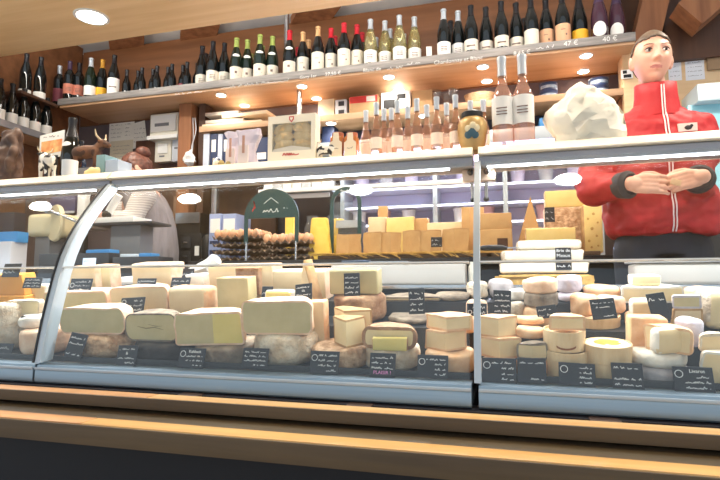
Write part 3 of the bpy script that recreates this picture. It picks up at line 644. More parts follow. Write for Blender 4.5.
# gold urn with black lid
p = at(485.5, 148, Y=1.85)
p = at(485.5, 148, Y=1.87); Hh = at(485, 112, Y=1.87).z - ZL; rr = pxw(472, 499, 130, 1.87) / 2 * .0 + pxw(457, 487, 130, 1.87) / 2
e = empty('gold_urn', (at(472.5, 130, Y=1.85).x, 1.845, ZL), 'round gold urn with black lid and a painted blue flower', 'urn')
bm = bmesh.new(); lathe(bm, [(0, 0), (rr * .72, 0), (rr * .76, .006), (rr * .92, Hh * .30), (rr, Hh * .52), (rr * .96, Hh * .68), (rr * .80, Hh * .78), (rr * .66, Hh * .81), (0, Hh * .81)], 32); obj('pot', bm, pm('old_gold', c(196, 164, 108), .4, .3, c(166, 132, 80), 18), e)
bm = bmesh.new(); lathe(bm, [(rr * .66, Hh * .805), (rr * .72, Hh * .82), (rr * .72, Hh * .93), (rr * .62, Hh * .96), (rr * .2, Hh * .97), (rr * .18, Hh), (0, Hh)], 28); obj('lid', bm, BLACK, e)
bm = bmesh.new()
for k, (dx, dz, mi, s) in enumerate(((0, .0, 0, .017), (.014, .012, 1, .014), (-.012, .012, 1, .012), (.012, -.012, 0, .013), (-.012, -.010, 0, .014), (.004, .022, 1, .012))):
    th = (dx) / rr; z = Hh * .40 + dz
    def rz_(z):
        t = z / Hh
        return rr * (.76 + (.92 - .76) * t / .3) if t < .3 else rr * (.92 + .08 * (t - .3) / .22)
    rad_ = rz_(z) + .0025; n0 = len(bm.faces); ball(bm, (rad_ * math.sin(th), -rad_ * math.cos(th), z), (s, .003, s), 10)
    bm.faces.ensure_lookup_table()
    for f in bm.faces[n0:]: f.material_index = mi
obj('painted_flower', bm, [pm('flower_blue', c(64, 96, 110), .5), pm('flower_cream', c(230, 214, 176), .5)], e)
# white paper bag, crumpled
Y = 1.845; sc_ = at(560, 110, Y=Y)
def bagring(py, a, b, dep): q0, q1 = at(a, py, Y=Y), at(b, py, Y=Y); return ((q0.x + q1.x) / 2, Y, q0.z, (q1.x - q0.x) / 2, dep)
rg = [bagring(y, a, b, d) for y, a, b, d in ((139, 553, 626, .070), (130, 548, 625, .074), (121, 543, 622, .072), (113, 545, 617, .066), (106, 553, 612, .058), (100, 562, 606, .048), (94, 564, 599, .038), (88, 569, 589, .024), (84, 575, 582, .012))]
rg = [(rg[0][0], Y, ZL + .0005, rg[0][3] * .97, .066)] + rg
bm = bmesh.new(); loft(bm, rg, 16, True, 2.4); bmesh.ops.triangulate(bm, faces=bm.faces[:])
bmesh.ops.subdivide_edges(bm, edges=bm.edges[:], cuts=3)
for v in bm.verts:
    if v.co.z > ZL + .008:
        q = v.co.copy(); r1 = abs(noise.noise(q * 13 + Vector((2, 7, 1)))); r2 = abs(noise.noise(q * 27 + Vector((5, 5, 5))))
        v.co += Vector((noise.noise(q * 12) * .008, (r1 * .050 + r2 * .022 - .012) * (1 if q.y < Y else -.6), (noise.noise(q * 14 + Vector((9, 1, 5)))) * .006))
o = obj('paper_bag', bm, pm('bag_paper', c(246, 240, 224), .75, 0, c(240, 233, 214), 5, bump=.15, bscale=14), sharp=32); setp(o, 'crumpled white paper bag standing on the ledge before the woman', 'bag')

# ================================================================== THINGS BELOW AND BEHIND
def boxpx(name, a, b, y0, y1, Y, depth, m, label, cat, group=None, z0=None, bev=.003, parts=(), rz=0):
    """an upright box whose front spans the given sight lines at depth Y"""
    q0, q1 = at(a, y0, Y=Y), at(b, y1, Y=Y); qm = at((a + b) / 2, (y0 + y1) / 2, Y=Y)
    zb = q1.z if z0 is None else z0; w_ = abs(at(b, (y0 + y1) / 2, Y=Y).x - at(a, (y0 + y1) / 2, Y=Y).x); h = q0.z - zb
    e = empty(name, (qm.x, Y, zb), label, cat, group, rz) if parts else None
    bm = bx(-w_ / 2, w_ / 2, 0, depth, 0, h, min(bev, h * .3, w_ * .3))
    if not parts:
        o = obj(name, bm, m, loc=(qm.x, Y, zb), rot=(0, 0, rz)); return setp(o, label, cat, group)
    obj('body', bm, m, e)
    for nm, u0, u1, v0, v1, pmt, th in parts:
        if pmt == 'scrawl':
            b2 = bmesh.new(); scrawl(b2, -w_ / 2 + u0 * w_, -w_ / 2 + u1 * w_, v0 * h, (v1 - v0) * h, -.0012, .003); obj(nm, b2, th, e)
        else: obj(nm, bx(-w_ / 2 + u0 * w_, -w_ / 2 + u1 * w_, -th, -.0002, v0 * h, v1 * h), pmt, e)
    return e
INK = pm('dark_ink', c(54, 52, 56), .8)
ZS = 1.9905
boxpx('logo_box', 335, 346.5, 109, 118, 3.22, .12, LGREY, 'lower of two small grey boxes with a black sign stacked on the lower shelf', 'box', 'grey boxes on the lower shelf', z0=ZS, parts=(('print', .3, .8, .3, .8, INK, .001),))
q = at(340, 109, Y=3.22).z
boxpx('logo_box', 335, 346.5, 100, 109, 3.22, .12, LGREY, 'upper of two small grey boxes with a black sign stacked on the lower shelf', 'box', 'grey boxes on the lower shelf', z0=q + .0005, parts=(('print', .3, .8, .3, .8, INK, .001),))
boxpx('wine_carton', 349, 378, 97, 116, 3.22, .16, CARD, 'brown carton with red printed band on the lower shelf', 'box', None, z0=ZS, parts=(('red_band', .02, .98, .62, .98, RED, .001), ('white_mark', .6, .9, .66, .94, PAPER, .0016)))
boxpx('appliance_box', 381, 410, 93, 114, 3.22, .16, WHITE, 'white box printed with a black machine on the lower shelf', 'box', None, z0=ZS, parts=(('machine_print', .08, .62, .12, .62, BLACKM, .001), ('print', .55, .85, .6, .85, BLACKM, .001)))
boxpx('brown_carton', 412, 432, 91, 111, 3.24, .14, CARD, 'plain brown carton on the lower shelf right of the appliance box', 'box', z0=ZS)
boxpx('carton', 318, 334, 100, 119, 3.25, .14, CARDW, 'plain carton on the lower shelf left of the small grey boxes', 'box', z0=ZS)
for k, px in enumerate((437, 446, 453)):
    p = at(px, 100, Y=3.26 + .03 * (k % 2)); bm = bmesh.new(); lathe(bm, [(0, 0), (.028, 0), (.028, .002), (.004, .006), (.0035, .05), (.02, .065), (.030, .09), (.026, .125), (.025, .125), (.028, .09), (.018, .067), (0, .056)], 18)
    o = obj('wine_glass', bm, CLEAR, loc=(p.x, 3.26 + .05 * (k % 2), ZS)); setp(o, '%s from the left of three stemmed glasses on the lower shelf' % ORD[k], 'glass', 'stemmed glasses on the lower shelf')
p = at(480, 103, Y=3.28); bm = bmesh.new(); loft(bm, [(0, 0, 0, .075, .05), (0, 0, .04, .088, .058), (0, 0, .075, .098, .066)], 26); bmesh.ops.delete(bm, geom=[f for f in bm.faces if f.calc_center_median().z > .074], context='FACES_ONLY')
loft(bm, [(0, 0, .075, .098, .066), (0, 0, .02, .08, .05)], 26, False)
o = obj('wicker_basket', bm, pm('wicker', c(196, 166, 132), .85, 0, c(150, 118, 86), 60, (1, 1, 6), bump=.6, bscale=90), loc=(p.x, 3.28, ZS)); setp(o, 'shallow wicker basket on the lower shelf behind the tall rosé bottles', 'basket')
for k, (a, b, y0, y1, j) in enumerate(((540, 559, 88, 96, 0), (540, 559, 80, 88, 1), (590, 611, 81, 90.5, 0), (590, 611, 72, 81, 1))):
    qa, qb = at(a, y1, Y=3.22), at(b, y0, Y=3.22); r_ = (qb.x - qa.x) / 2; h = .052
    e = empty('fish_tin', ((qa.x + qb.x) / 2, 3.29, ZS + j * (h + .0006)), ('lower', 'upper')[j] + ' of two round dark blue tins on the lower shelf, ' + ('left pile', 'right pile')[k // 2], 'tin', 'blue tins on the lower shelf')
    bm = bmesh.new(); lathe(bm, [(0, 0), (r_ * .98, 0), (r_, .003), (r_ * .97, .006), (r_ * .97, h - .006), (r_, h - .003), (r_ * .96, h), (0, h - .003)], 30); obj('can', bm, NAVY, e)
    bm = bmesh.new(); lathe(bm, [(r_ * .98, .014), (r_ * .98, h * .62)], 20, a0=-PI * .85, a1=-PI * .2); obj('label', bm, pm('tin_label', c(190, 196, 204), .5, 0, c(90, 120, 150), 30), e)
# carton sheets and lids stacked at left of the lower shelf
for k, (a, b, y0, y1, dy, lab) in enumerate(((203, 262, 120, 125, 0, 'lowest folded carton sheet of the pile on the lower shelf'), (206, 243, 114, 119.5, .02, 'grey folded carton lying second in the pile on the lower shelf'), (222, 268, 109, 113.5, .0, 'pale carton sheet lying slanted near the top of the pile'), (205, 238, 104, 108.5, .04, 'topmost folded carton of the pile, at its left'))):
    p0, p1 = at(a, y0, Y=3.22), at(b, y0, Y=3.22); z0 = ZS + k * .030
    o = obj('folded_carton', bx(-(p1.x - p0.x) / 2, (p1.x - p0.x) / 2, 0, .18, 0, .024, .002), (CARDW, pm('grey_card', c(170, 160, 150), .8), CARDW, pm('grey_card', c(170, 160, 150), .8))[k], loc=((p0.x + p1.x) / 2, 3.21 + dy * .5, z0 + .0004), rot=(0, 0, (.0, .04, -.06, .03)[k])); setp(o, lab, 'carton', 'folded cartons on the lower shelf')
# under the lower shelf
e = empty('binder_shelf', (-1.75, 3.3, 1.63), 'short dark shelf under the lower shelf carrying blue and white folders', 'shelf')
obj('shelf_board', bx(-2.03, -1.38, 3.17, 3.438, 1.625, 1.645, .002), PANELD, e, world=True)
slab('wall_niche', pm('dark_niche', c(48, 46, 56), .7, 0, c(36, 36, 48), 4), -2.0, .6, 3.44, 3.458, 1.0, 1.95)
for k, (a, b, m, lab) in enumerate(((203, 209, pm('blue_white', c(200, 208, 224), .6), 'white folder'), (210, 217, NAVY, 'navy folder'), (217.5, 222, pm('blue_white', c(200, 208, 224), .6), 'narrow white folder'), (222.5, 229, NAVY, 'dark blue folder'), (229.5, 235, pm('blue_white', c(200, 208, 224), .6), 'second white folder'))):
    boxpx('binder', a, b, 134, 172, 3.2, .2, m, lab + ' standing under the lower shelf, %s from the left' % ORD[k], 'folder', 'folders under the lower shelf', z0=1.6456, parts=(('label', .2, .8, .55, .85, PAPER, .0012),))
boxpx('blue_crate', 255, 268, 138, 170, 3.2, .2, NAVY, 'dark blue box with a white label behind the sweet bags', 'box', None, z0=1.6456, parts=(('label', .15, .85, .35, .55, PAPER, .0014),))
boxpx('blue_crate', 322, 334, 126, 170, 3.3, .1, NAVY, 'dark blue box behind the small cow figurine', 'box', z0=1.801)
boxpx('blue_crate', 540, 556, 118, 160, 3.25, .15, BLUE, 'bright blue box under the lower shelf left of the paper bag', 'box', z0=1.801)
# white boxes on the back wall at the left
boxpx('label_printer', 150, 178, 115, 138, 3.30, .12, pm('ivory_plastic', c(226, 222, 208), .45), 'ivory box printer hung on the back wall under the wine shelf', 'printer', None, parts=(('cover', .06, .94, .30, .92, WHITE, .010), ('print', .2, .7, .5, .62, MGREY, .012), ('tray', -.04, 1.04, .0, .14, WHITE, .02)))
boxpx('fuse_box', 155, 171, 139, 161, 3.34, .10, pm('ivory_plastic', c(226, 222, 208), .45), 'ivory electric box on the back wall below the printer', 'electric box', None, parts=(('flap', .2, .8, .35, .75, WHITE, .008), ('mark', .3, .6, .2, .26, MGREY, .004)))
boxpx('fuse_box', 172, 180, 139, 161, 3.34, .10, pm('cool_plastic', c(206, 212, 222), .45), 'narrow cool grey electric box on the back wall beside the ivory one', 'electric box', None, parts=(('mark', .3, .7, .55, .62, MGREY, .004),))
for k, (a, b, y0, y1, m, lab) in enumerate(((108, 122, 119, 141, PAPER, 'pale notice pinned on the wall, upper left of the group'), (122.5, 132, 118, 139, PAPER, 'small notice with a dark photo pinned beside the upper left notice'), (131, 146, 122, 146, PAPER, 'tilted white notice nearest the ivory printer'), (109, 131, 141, 160, pm('buff_paper', c(214, 206, 184), .8), 'buff notice pinned under the other notices'))):
    p0, p1 = at(a, y0, Y=3.43), at(b, y1, Y=3.43)
    e = empty('wall_notice', ((p0.x + p1.x) / 2, 3.45, p1.z), lab, 'notice', 'notices on the back wall'); w_ = p1.x - p0.x; h = p0.z - p1.z
    bm = bx(-w_ / 2, w_ / 2, -.0015 - .001 * k, -.0005 - .001 * k, 0, h); xf(bm, (0, 0, 0), ry=(.0, .02, -.16, .0)[k]); obj('sheet', bm, m, e)
    for j in range(4): bm = bmesh.new(); scrawl(bm, -w_ * .36, w_ * .36, h * (.2 + .17 * j), h * .06, -.0022 - .001 * k, .002); obj('text_line', bm, MGREY, e)
bm = bmesh.new()
for k in range(5):
    p = at(187 + rng.uniform(-1, 1), 160, Y=3.24); pts = [at(187 + (8 - k * 3) * math.sin(t * 1.4 + k) * t / 3 + 2 * k, 118 + t * 11, Y=3.225 - .005 * k) for t in [i * .5 for i in range(9)]]
    tube(bm, pts, .0035, 6)
o = obj('cable_bundle', bm, LGREY); setp(o, 'tangle of pale cables hanging on the timber post', 'cables')
p = at(188, 158, Y=3.15); bm = bmesh.new(); ball(bm, (0, 0, 0), (.04, .035, .06), 14); wobble(bm, .03, 30, 8); o = obj('plastic_pouch', bm, WHITE, loc=(p.x, 3.17, p.z)); setp(o, 'crumpled white plastic pouch hanging at the cables', 'pouch')
# ================================================================== BACK COUNTER
ZB2 = 1.0
e = empty('back_counter', (-.6, 2.85, .22), 'dark service counter behind the cheese case carrying eggs and hard cheeses', 'counter')
obj('counter_body', bx(-1.70, .62, 2.62, 3.10, .22, .965, .004), BLACKM, e, world=True)
obj('counter_top', bx(-1.71, .63, 2.58, 3.12, .966, ZB2, .004), pm('dark_counter_top', c(46, 44, 46), .3), e, world=True)
e = empty('side_cupboard', (-2.1, 3.1, .22), 'dark low cupboard behind the grey vest carrying the grinder', 'cupboard')
obj('body', bx(-2.60, -1.72, 3.02, 3.30, .22, .965, .004), BLACKM, e, world=True); obj('cupboard_top', bx(-2.62, -1.715, 3.01, 3.30, .966, ZB2, .004), pm('dark_counter_top', c(46, 44, 46), .3), e, world=True)
# refrigerated wall cabinet with lilac light
e = empty('fridge_cabinet', (-.35, 3.3, .22), 'lilac lit refrigerated cabinet with shelves behind the hard cheeses', 'fridge')
LIL = pm('lilac_liner', c(206, 204, 232), .5)
obj('back_liner', bx(-1.0, .56, 3.40, 3.425, .22, 1.72), LIL, e, world=True)
obj('base', bx(-1.0, .56, 3.17, 3.42, .22, 1.02, .004), LGREY, e, world=True)
for k, x in enumerate((-1.0, -.40, .02, .54)): obj('upright', bx(x, x + .028, 3.19, 3.40, 1.02, 1.72, .003), ALUW, e, world=True)
for k, z in enumerate((1.24, 1.355, 1.47, 1.585)):
    s = obj('shelf', bx(-.972, .54, 3.20, 3.40, z, z + .012, .002), pm('fridge_shelf', c(214, 216, 236), .4), e, world=True)
    obj('shelf_light', bx(-.96, .53, 3.197, 3.2, z - .001, z + .010), pm('shelf_light', c(255, 255, 255), .5, emit=(.78, .78, 1, 1), es=2.2), s, world=True)
obj('header', bx(-1.17, .56, 3.16, 3.42, 1.72, 1.80, .004), ALUW, e, world=True)
L = bpy.data.lights.new('fridge_lamp', 'AREA'); L.shape = 'RECTANGLE'; L.size = 1.4; L.size_y = .08; L.energy = 30; L.color = (.82, .82, 1)
o = bpy.data.objects.new('fridge_lamp', L); COL.objects.link(o); o.parent = e; o.location = (.13, -.06, 1.48); o.rotation_euler = (R(18), 0, 0)
FR = ((WHITE, 'white'), (pm('lilac_pot', c(214, 208, 234), .4), 'lilac'), (pm('rosy_pot', c(206, 160, 160), .4), 'rosy'), (LGREY, 'grey'))
k = 0
for row, z in enumerate((1.2524, 1.4824)):
    for j in range(9):
        x = -.90 + j * .165 + .02 * row
        if -.46 < x < -.32 or -.04 < x < .10 or x > .48: continue
        m, cn = FR[(j * 2 + row) % 4]
        bm = bmesh.new(); lathe(bm, [(0, 0), (.036, 0), (.044, .085), (.046, .088), (.046, .096), (0, .097)], 18)
        o = obj('yogurt_pot', bm, m, loc=(x, 3.30, z)); setp(o, '%s pot on the %s fridge shelf, %s place from the left' % (cn, ('lower', 'upper')[row], ORD[j]), 'pot', 'pots in the lilac fridge')
# long rack of white packets left of the fridge
e = empty('packet_rack', (-1.15, 3.2, 1.47), 'pale wall rack of upright white packets above the egg trays', 'rack')
obj('rack_shelf', bx(-1.52, -1.03, 3.10, 3.3, 1.465, 1.49, .003), ALUW, e, world=True); obj('lower_bar', bx(-1.50, -1.04, 3.09, 3.10, 1.425, 1.455, .003), LGREY, e, world=True); obj('long_rail', bx(-1.52, -.12, 3.06, 3.085, 1.462, 1.488, .003), WHITE, e, world=True)
for j in range(7):
    o = obj('packet', bx(-.031, .031, 0, .10, 0, .095 + .006 * (j % 3), .004), (WHITE, LGREY, PAPER)[j % 3], loc=(-1.48 + j * .068, 3.12, 1.4905)); setp(o, '%s white packet from the left in the wall rack' % ORD[j], 'packet', 'white packets in the wall rack')
# glass jars on counter back (between the arches)
for k, (px, lab) in enumerate(((312, 'tall clear glass jar behind the left yellow cheese'), (333, 'second tall clear jar, right of the first'), (431, 'clear plastic jug in front of the lilac fridge'))):
    p = at(px, 225, Y=3.05); bm = bmesh.new(); h = .30 if k < 2 else .2; r_ = .055
    lathe(bm, [(0, 0), (r_, 0), (r_, h * .75), (r_ * .7, h * .88), (r_ * .7, h), (r_ * .62, h), (r_ * .62, h * .87), (r_ * .93, h * .74), (r_ * .93, .005), (0, .005)], 22); o = obj('glass_jar', bm, CLEAR, loc=(p.x, 3.06, ZB2 + .0005)); setp(o, lab, 'jar')
# stacked pale blue crates left of the eggs
for k, (a, b) in enumerate(((209, 221), (222, 236))):
    boxpx('milk_crate', a, b, 214, 249, 2.95, .2, pm('pale_blue_box', c(150, 164, 206), .5), ('narrow pale blue box', 'wide pale blue box')[k] + ' standing left of the egg trays', 'box', 'pale blue boxes on the back counter', z0=ZB2 + .0006, parts=(('label', .1, .9, .62, .9, WHITE, .002), ('line', .1, .9, .2, .28, NAVY, .002), ('line', .1, .9, .4, .46, NAVY, .002)))
slab('trim_pole', STEEL, -1.90, -1.86, 3.12, 3.16, 1.001, 1.74, .004); slab('trim_panel', PANELD, -2.75, -1.55, 3.40, 3.44, 1.0, 2.0)
# coffee machines
e = boxpx('coffee_grinder', 180, 201, 234, 262, 3.03, .14, pm('grinder_black', c(34, 34, 36), .4), 'black grinder with drawers on the back counter behind the grey vest', 'machine', None, z0=ZB2 + .0005, parts=(('drawer', .06, .52, .55, .9, DGREY, .008), ('drawer', .06, .52, .1, .45, DGREY, .008), ('handle', .2, .4, .7, .75, STEEL, .014), ('handle', .2, .4, .25, .30, STEEL, .014), ('gauge', .72, .92, .3, .6, WHITE, .006)))
boxpx('espresso_machine', 176, 200, 222, 235, 3.18, .11, BLACK, 'low black machine with a steel top behind the grinder', 'machine', None, z0=ZB2 + .17, parts=(('steel_top', .0, 1.0, .8, 1.0, STEEL, .012),))
COL.objects['espresso_machine'].location.z = ZB2 + .0006
for o in list(COL.objects):
    if o.parent and o.parent.name == 'espresso_machine': o.scale.z = 2.6
bm = bmesh.new(); lathe(bm, [(0, 0), (.06, 0), (.06, .03), (.045, .04), (.05, .17), (.03, .2), (0, .2)], 20)
p = at(210, 230, Y=3.05); o = obj('coffee_pot', bm, BLACK, loc=(p.x, 3.04, ZB2 + .0005)); setp(o, 'round black pot right of the grinder', 'pot')
boxpx('wall_box', 173, 203, 196, 221, 3.38, .02, pm('brown_board', c(150, 116, 92), .7), 'brown board on the wall behind the grey vest', 'board')

# ---------------- eggs in pulp trays
PULP = pm('pulp_tray', c(150, 130, 112), .9, 0, c(122, 104, 90), 30, bump=.3)
def tray(x, y, z, rz, label, nx=6, ny=5):
    bm = bmesh.new(); P = .049; n = 4
    gx, gy = nx * n, ny * n
    vs = [[bm.verts.new(((i / n - nx / 2) * P, (j / n - ny / 2) * P, .020 + .007 * -math.cos(2 * PI * i / n) * -math.cos(2 * PI * j / n) * 1.0 - .007 * (math.cos(2 * PI * (i / n - .5)) + math.cos(2 * PI * (j / n - .5))) * .5)) for j in range(gy + 1)] for i in range(gx + 1)]
    for i in range(gx):
        for j in range(gy): bm.faces.new((vs[i][j], vs[i + 1][j], vs[i + 1][j + 1], vs[i][j + 1]))
    r = bmesh.ops.extrude_face_region(bm, geom=bm.faces[:]); 
    for v in [g for g in r['geom'] if isinstance(g, bmesh.types.BMVert)]: v.co.z -= .005
    o = obj('egg_tray', bm, PULP, loc=(x, y, z), rot=(0, 0, rz), sharp=70); return setp(o, label, 'egg tray', 'pulp egg trays on the back counter')
EGG = [pm('egg_shell', c(222, 170, 132), .5), pm('egg_shell_pale', c(232, 192, 158), .5)]
EP = None
def eggs(x, y, z, rz, lab, nx=6, ny=5):
    global EP
    P = .049
    for i in range(nx):
        for j in range(ny):
            lx, ly = (i + .5 - nx / 2) * P, (j + .5 - ny / 2) * P
            loc = (x + lx * math.cos(rz) - ly * math.sin(rz), y + lx * math.sin(rz) + ly * math.cos(rz), z + .017)
            if EP is None:
                bm = bmesh.new(); lathe(bm, [(0, 0), (.010, .002), (.018, .011), (.0215, .022), (.0205, .034), (.015, .047), (.007, .055), (0, .057)], 14); EP = obj('egg', bm, EGG[0], loc=loc); setp(EP, lab, 'egg', lab)
            else:
                q = EP.copy(); COL.objects.link(q); q.location = loc; q['label'] = lab; q['group'] = lab
ta, tb = at(243, 250, Y=2.86), at(296, 250, Y=2.83)
ZT = ZB2 + .0008
for lab, n, x, y, rz, full in (('left stack', 4, ta.x, 2.87, .05, True), ('right stack', 3, tb.x, 2.80, -.04, True)):
    for k in range(n): tray(x, y, ZT + k * .042, rz, (ORD[k] + ' egg tray from the bottom of the ' + lab) if k < n - 1 else 'top egg tray of the %s, full of brown eggs' % lab)
    eggs(x, y, ZT + (n - 1) * .042, rz, 'brown hen egg in the top tray of the ' + lab)
# green arched signs
ARCHM = pm('dark_green_sign', c(28, 66, 68), .4)
def arch(a, b, ytop, ybot, Y, label, panel, text):
    p0, p1 = at(a, ybot, Y=Y), at(b, ybot, Y=Y); w_ = (p1.x - p0.x) / 2; t = at((a + b) / 2, ytop, Y=Y).z; z0 = ZB2 + .0005; H = t - z0
    e = empty('arch_sign', ((p0.x + p1.x) / 2, Y, z0), label, 'sign', 'dark arched stands on the back counter')
    th = .022
    bm = bmesh.new(); spring = H - w_; n = 16
    out = [(w_ * math.cos(PI * i / n), spring + w_ * math.sin(PI * i / n)) for i in range(n + 1)]
    if panel:
        zc = spring * 1.0
        prism(bm, [(w_, zc)] + out + [(-w_, zc)], -.006, .006)
    else:
        inn = [((w_ - th) * math.cos(PI * i / n), spring + (w_ - th) * math.sin(PI * i / n)) for i in range(n + 1)]
        for i in range(n): prism(bm, [out[i], out[i + 1], inn[i + 1], inn[i]], -.006, .006)
    obj('arch_panel', bm, ARCHM, e, flat=True)
    zl = .10 if panel else .0
    for s in (-1, 1): obj('upright', bx(s * w_ - (th if s > 0 else 0), s * w_ + (0 if s > 0 else th), -.005, .005, zl, spring, .001), ARCHM, e)
    if panel:
        for s in (-1, 1): bm = bmesh.new(); tube(bm, [(s * (w_ - .015), 0, 0), (s * (w_ - .015), 0, zl + .01)], .007, 10); obj('steel_leg', bm, STEEL, e)
        bm = bmesh.new(); 
        scrawl(bm, -.05, .05, spring * .96 + w_ * .24, .026, -.0066, .004, 0)
        stroke(bm, [(-.045, spring * .96 + w_ * .55), (0, spring * .96 + w_ * .75), (.045, spring * .96 + w_ * .55)], .003, -.0066)
        scrawl(bm, .075, .105, spring * .96 + w_ * .35, .014, -.0066, .003, 0)
        obj('chalk_lettering', bm, CHALK, e)
        bm = bmesh.new(); stroke(bm, [(-.115, spring * .96 + w_ * .30), (-.10, spring * .96 + w_ * .50), (-.108, spring * .96 + w_ * .66), (-.098, spring * .96 + w_ * .40)], .007, -.0066); obj('red_mark', bm, RED, e)
    else:
        obj('clear_panel', bx(-w_ + th, w_ - th, -.002, .002, spring * .45, spring * 1.02), CLEAR, e)
        bm = bmesh.new(); scrawl(bm, -.03, .03, H - .026, .012, -.0066, .003); obj('chalk_lettering', bm, CHALK, e)
arch(244, 298.5, 189, 245, 2.68, 'dark green arched egg sign with chalk writing over the brown eggs', True, '')
arch(330, 361.5, 187, 235, 2.80, 'dark arched stand with a clear panel behind the tan cheese row', False, '')
boxpx('kitchen_scale', 338, 360, 221, 233, 2.86, .14, DGREY, 'dark scale with a pale plate before the clear arched stand', 'scale', None, z0=ZB2 + .0005, parts=(('plate', -.05, 1.05, .82, 1.0, LGREY, .02),))

# ================================================================== CHEESES
def rind(name, lo_, hi_, **k): return pm(name, c(*lo_), .8, 0, c(*hi_), k.get('s', 22), bump=k.get('b', .35), bscale=k.get('bs', 60), lo=.38, hi=.62)
def paste(name, lo_, hi_, **k): return pm(name, c(*lo_), .55, 0, c(*hi_), k.get('s', 14), bump=.08, bscale=40, lo=.3, hi=.7)
RD = dict(lemon=rind('rind_lemon', (240, 204, 92), (228, 184, 70), b=.2), pink=rind('rind_pink', (238, 208, 178), (224, 182, 148)), orange=rind('rind_orange', (236, 196, 154), (224, 172, 126)), grey=rind('rind_grey', (158, 142, 122), (118, 102, 86), b=.6), brown=rind('rind_brown', (186, 146, 110), (150, 108, 76), b=.6), black=rind('rind_black', (64, 56, 50), (44, 38, 36)),
    white=rind('rind_white', (240, 232, 218), (222, 212, 196)), mould=rind('rind_mould', (232, 218, 196), (204, 180, 150), b=.9, bs=90), tan=rind('rind_tan', (200, 162, 112), (178, 136, 90)), ash=rind('rind_ash', (208, 200, 200), (176, 168, 170)), rough=rind('rind_rough', (214, 178, 142), (168, 128, 92), b=1.0, bs=80, s=40), lilac=rind('rind_lilac', (224, 214, 222), (200, 190, 202)), cheddar=rind('rind_cheddar', (226, 160, 58), (216, 146, 46), b=.1))
PS = dict(lemon=paste('paste_lemon', (246, 214, 104), (236, 196, 80)), green=paste('paste_greenish', (208, 192, 146), (192, 176, 128)), ivory=paste('paste_ivory', (236, 214, 168), (226, 202, 150)), yellow=paste('paste_yellow', (232, 212, 132), (224, 202, 116)), beige=paste('paste_beige', (228, 206, 166), (218, 192, 150)), cream=paste('paste_cream', (240, 214, 168), (230, 200, 148)), gold=paste('paste_gold', (200, 160, 106), (184, 142, 90)), bright=paste('paste_bright', (230, 206, 134), (222, 194, 116)), cheddar=paste('paste_orange', (226, 160, 58), (218, 148, 48)), white=paste('paste_white', (246, 238, 220), (238, 226, 204)), holey=paste('paste_pale_yellow', (238, 216, 144), (232, 206, 128)))
def warp(bm, amp, seed):
    o = Vector((seed * 2.3, seed * 5.1, seed * .7))
    for v in bm.verts:
        k = amp * min(1, v.co.z / .03); n_ = noise.noise_vector(v.co * 13 + o); v.co += Vector((n_.x * k, n_.y * k * .6, n_.z * k * .7))
def split(bm):
    a = bm.copy(); b = bm
    bmesh.ops.delete(a, geom=[f for f in a.faces if f.material_index == 1], context='FACES'); bmesh.ops.delete(b, geom=[f for f in b.faces if f.material_index == 0], context='FACES')
    return a, b
def sector(Rd, h, ang, rr, bulge=0, amp=.002, seed=0, rim=.006):
    """round cheese or a slice of one; cut faces get material 1; opens towards -y"""
    bm = bmesh.new(); rr = min(rr, h * .48, Rd * .4); prof = [(0, 0)]
    if Rd > .03: prof.append((Rd * .5, 0))
    for i in range(5): a = -PI / 2 + PI / 2 * i / 4; prof.append((Rd - rr + rr * math.cos(a), rr + rr * math.sin(a)))
    for i in range(1, 3): prof.append((Rd + bulge * math.sin(PI * i / 3), rr + (h - 2 * rr) * i / 3))
    for i in range(5): a = PI / 2 * i / 4; prof.append((Rd - rr + rr * math.cos(a), h - rr + rr * math.sin(a)))
    if Rd > .03: prof.append((Rd * .5, h))
    prof.append((0, h))
    if ang >= 360: lathe(bm, prof, 36)
    else:
        n = max(6, int(ang / 9)); a0 = R(90 - ang / 2); rows = []
        b0, t0 = bm.verts.new((0, 0, 0)), bm.verts.new((0, 0, h))
        for i in range(n + 1):
            a = a0 + R(ang) * i / n; rows.append([b0] + [bm.verts.new((r * math.cos(a), r * math.sin(a), z)) for r, z in prof[1:-1]] + [t0])
        for A, B in zip(rows, rows[1:]):
            for k in range(len(prof) - 1):
                q = [A[k], B[k], B[k + 1], A[k + 1]]; q2 = []
                for v in q:
                    if v not in q2: q2.append(v)
                if len(q2) > 2: bm.faces.new(q2)
        for row, a in ((rows[0], a0), (rows[-1], a0 + R(ang))):      # cut faces with a line of rind round them
            inn = [bm.verts.new(((r - rim if r > rim * 2 else r) * math.cos(a), (r - rim if r > rim * 2 else r) * math.sin(a), min(max(z, rim), h - rim))) for r, z in prof]
            f = bm.faces.new(inn); f.material_index = 1
            for k in range(len(prof) - 1): bm.faces.new((row[k], row[k + 1], inn[k + 1], inn[k]))
    o = Vector((seed * 3.7, seed, 0))
    for v in bm.verts:
        if (v.co.xy).length > Rd * .6: v.co += Vector((v.co.x, v.co.y, 0)).normalized() * noise.noise(v.co * 30 + o) * amp * 1.5
        if v.co.z > h * .9: v.co.z += noise.noise(v.co * 22 + o) * amp
    return bm
def wedge_block(w_, d, h, rr, cut='f', taper=1.0, lean=0, amp=.001, seed=0):
    """cut block: front face width w_; cut lists the faces that show paste"""
    bm = bmesh.new(); v, fs = box(bm, -w_ / 2, w_ / 2, 0, d, 0, h)
    for q in v:
        if q.co.z > h * .5: q.co.x *= taper; q.co.y = d / 2 + (q.co.y - d / 2) * taper; q.co.x += lean
    for ch, i in zip('dufblr', range(6)):
        if ch in cut: fs[i].material_index = 1
    bmesh.ops.bevel(bm, geom=bm.edges[:], offset=min(rr, h * .45), segments=3, profile=.5, affect='EDGES', material=-1)
    wobble(bm, amp, 25, seed); return bm
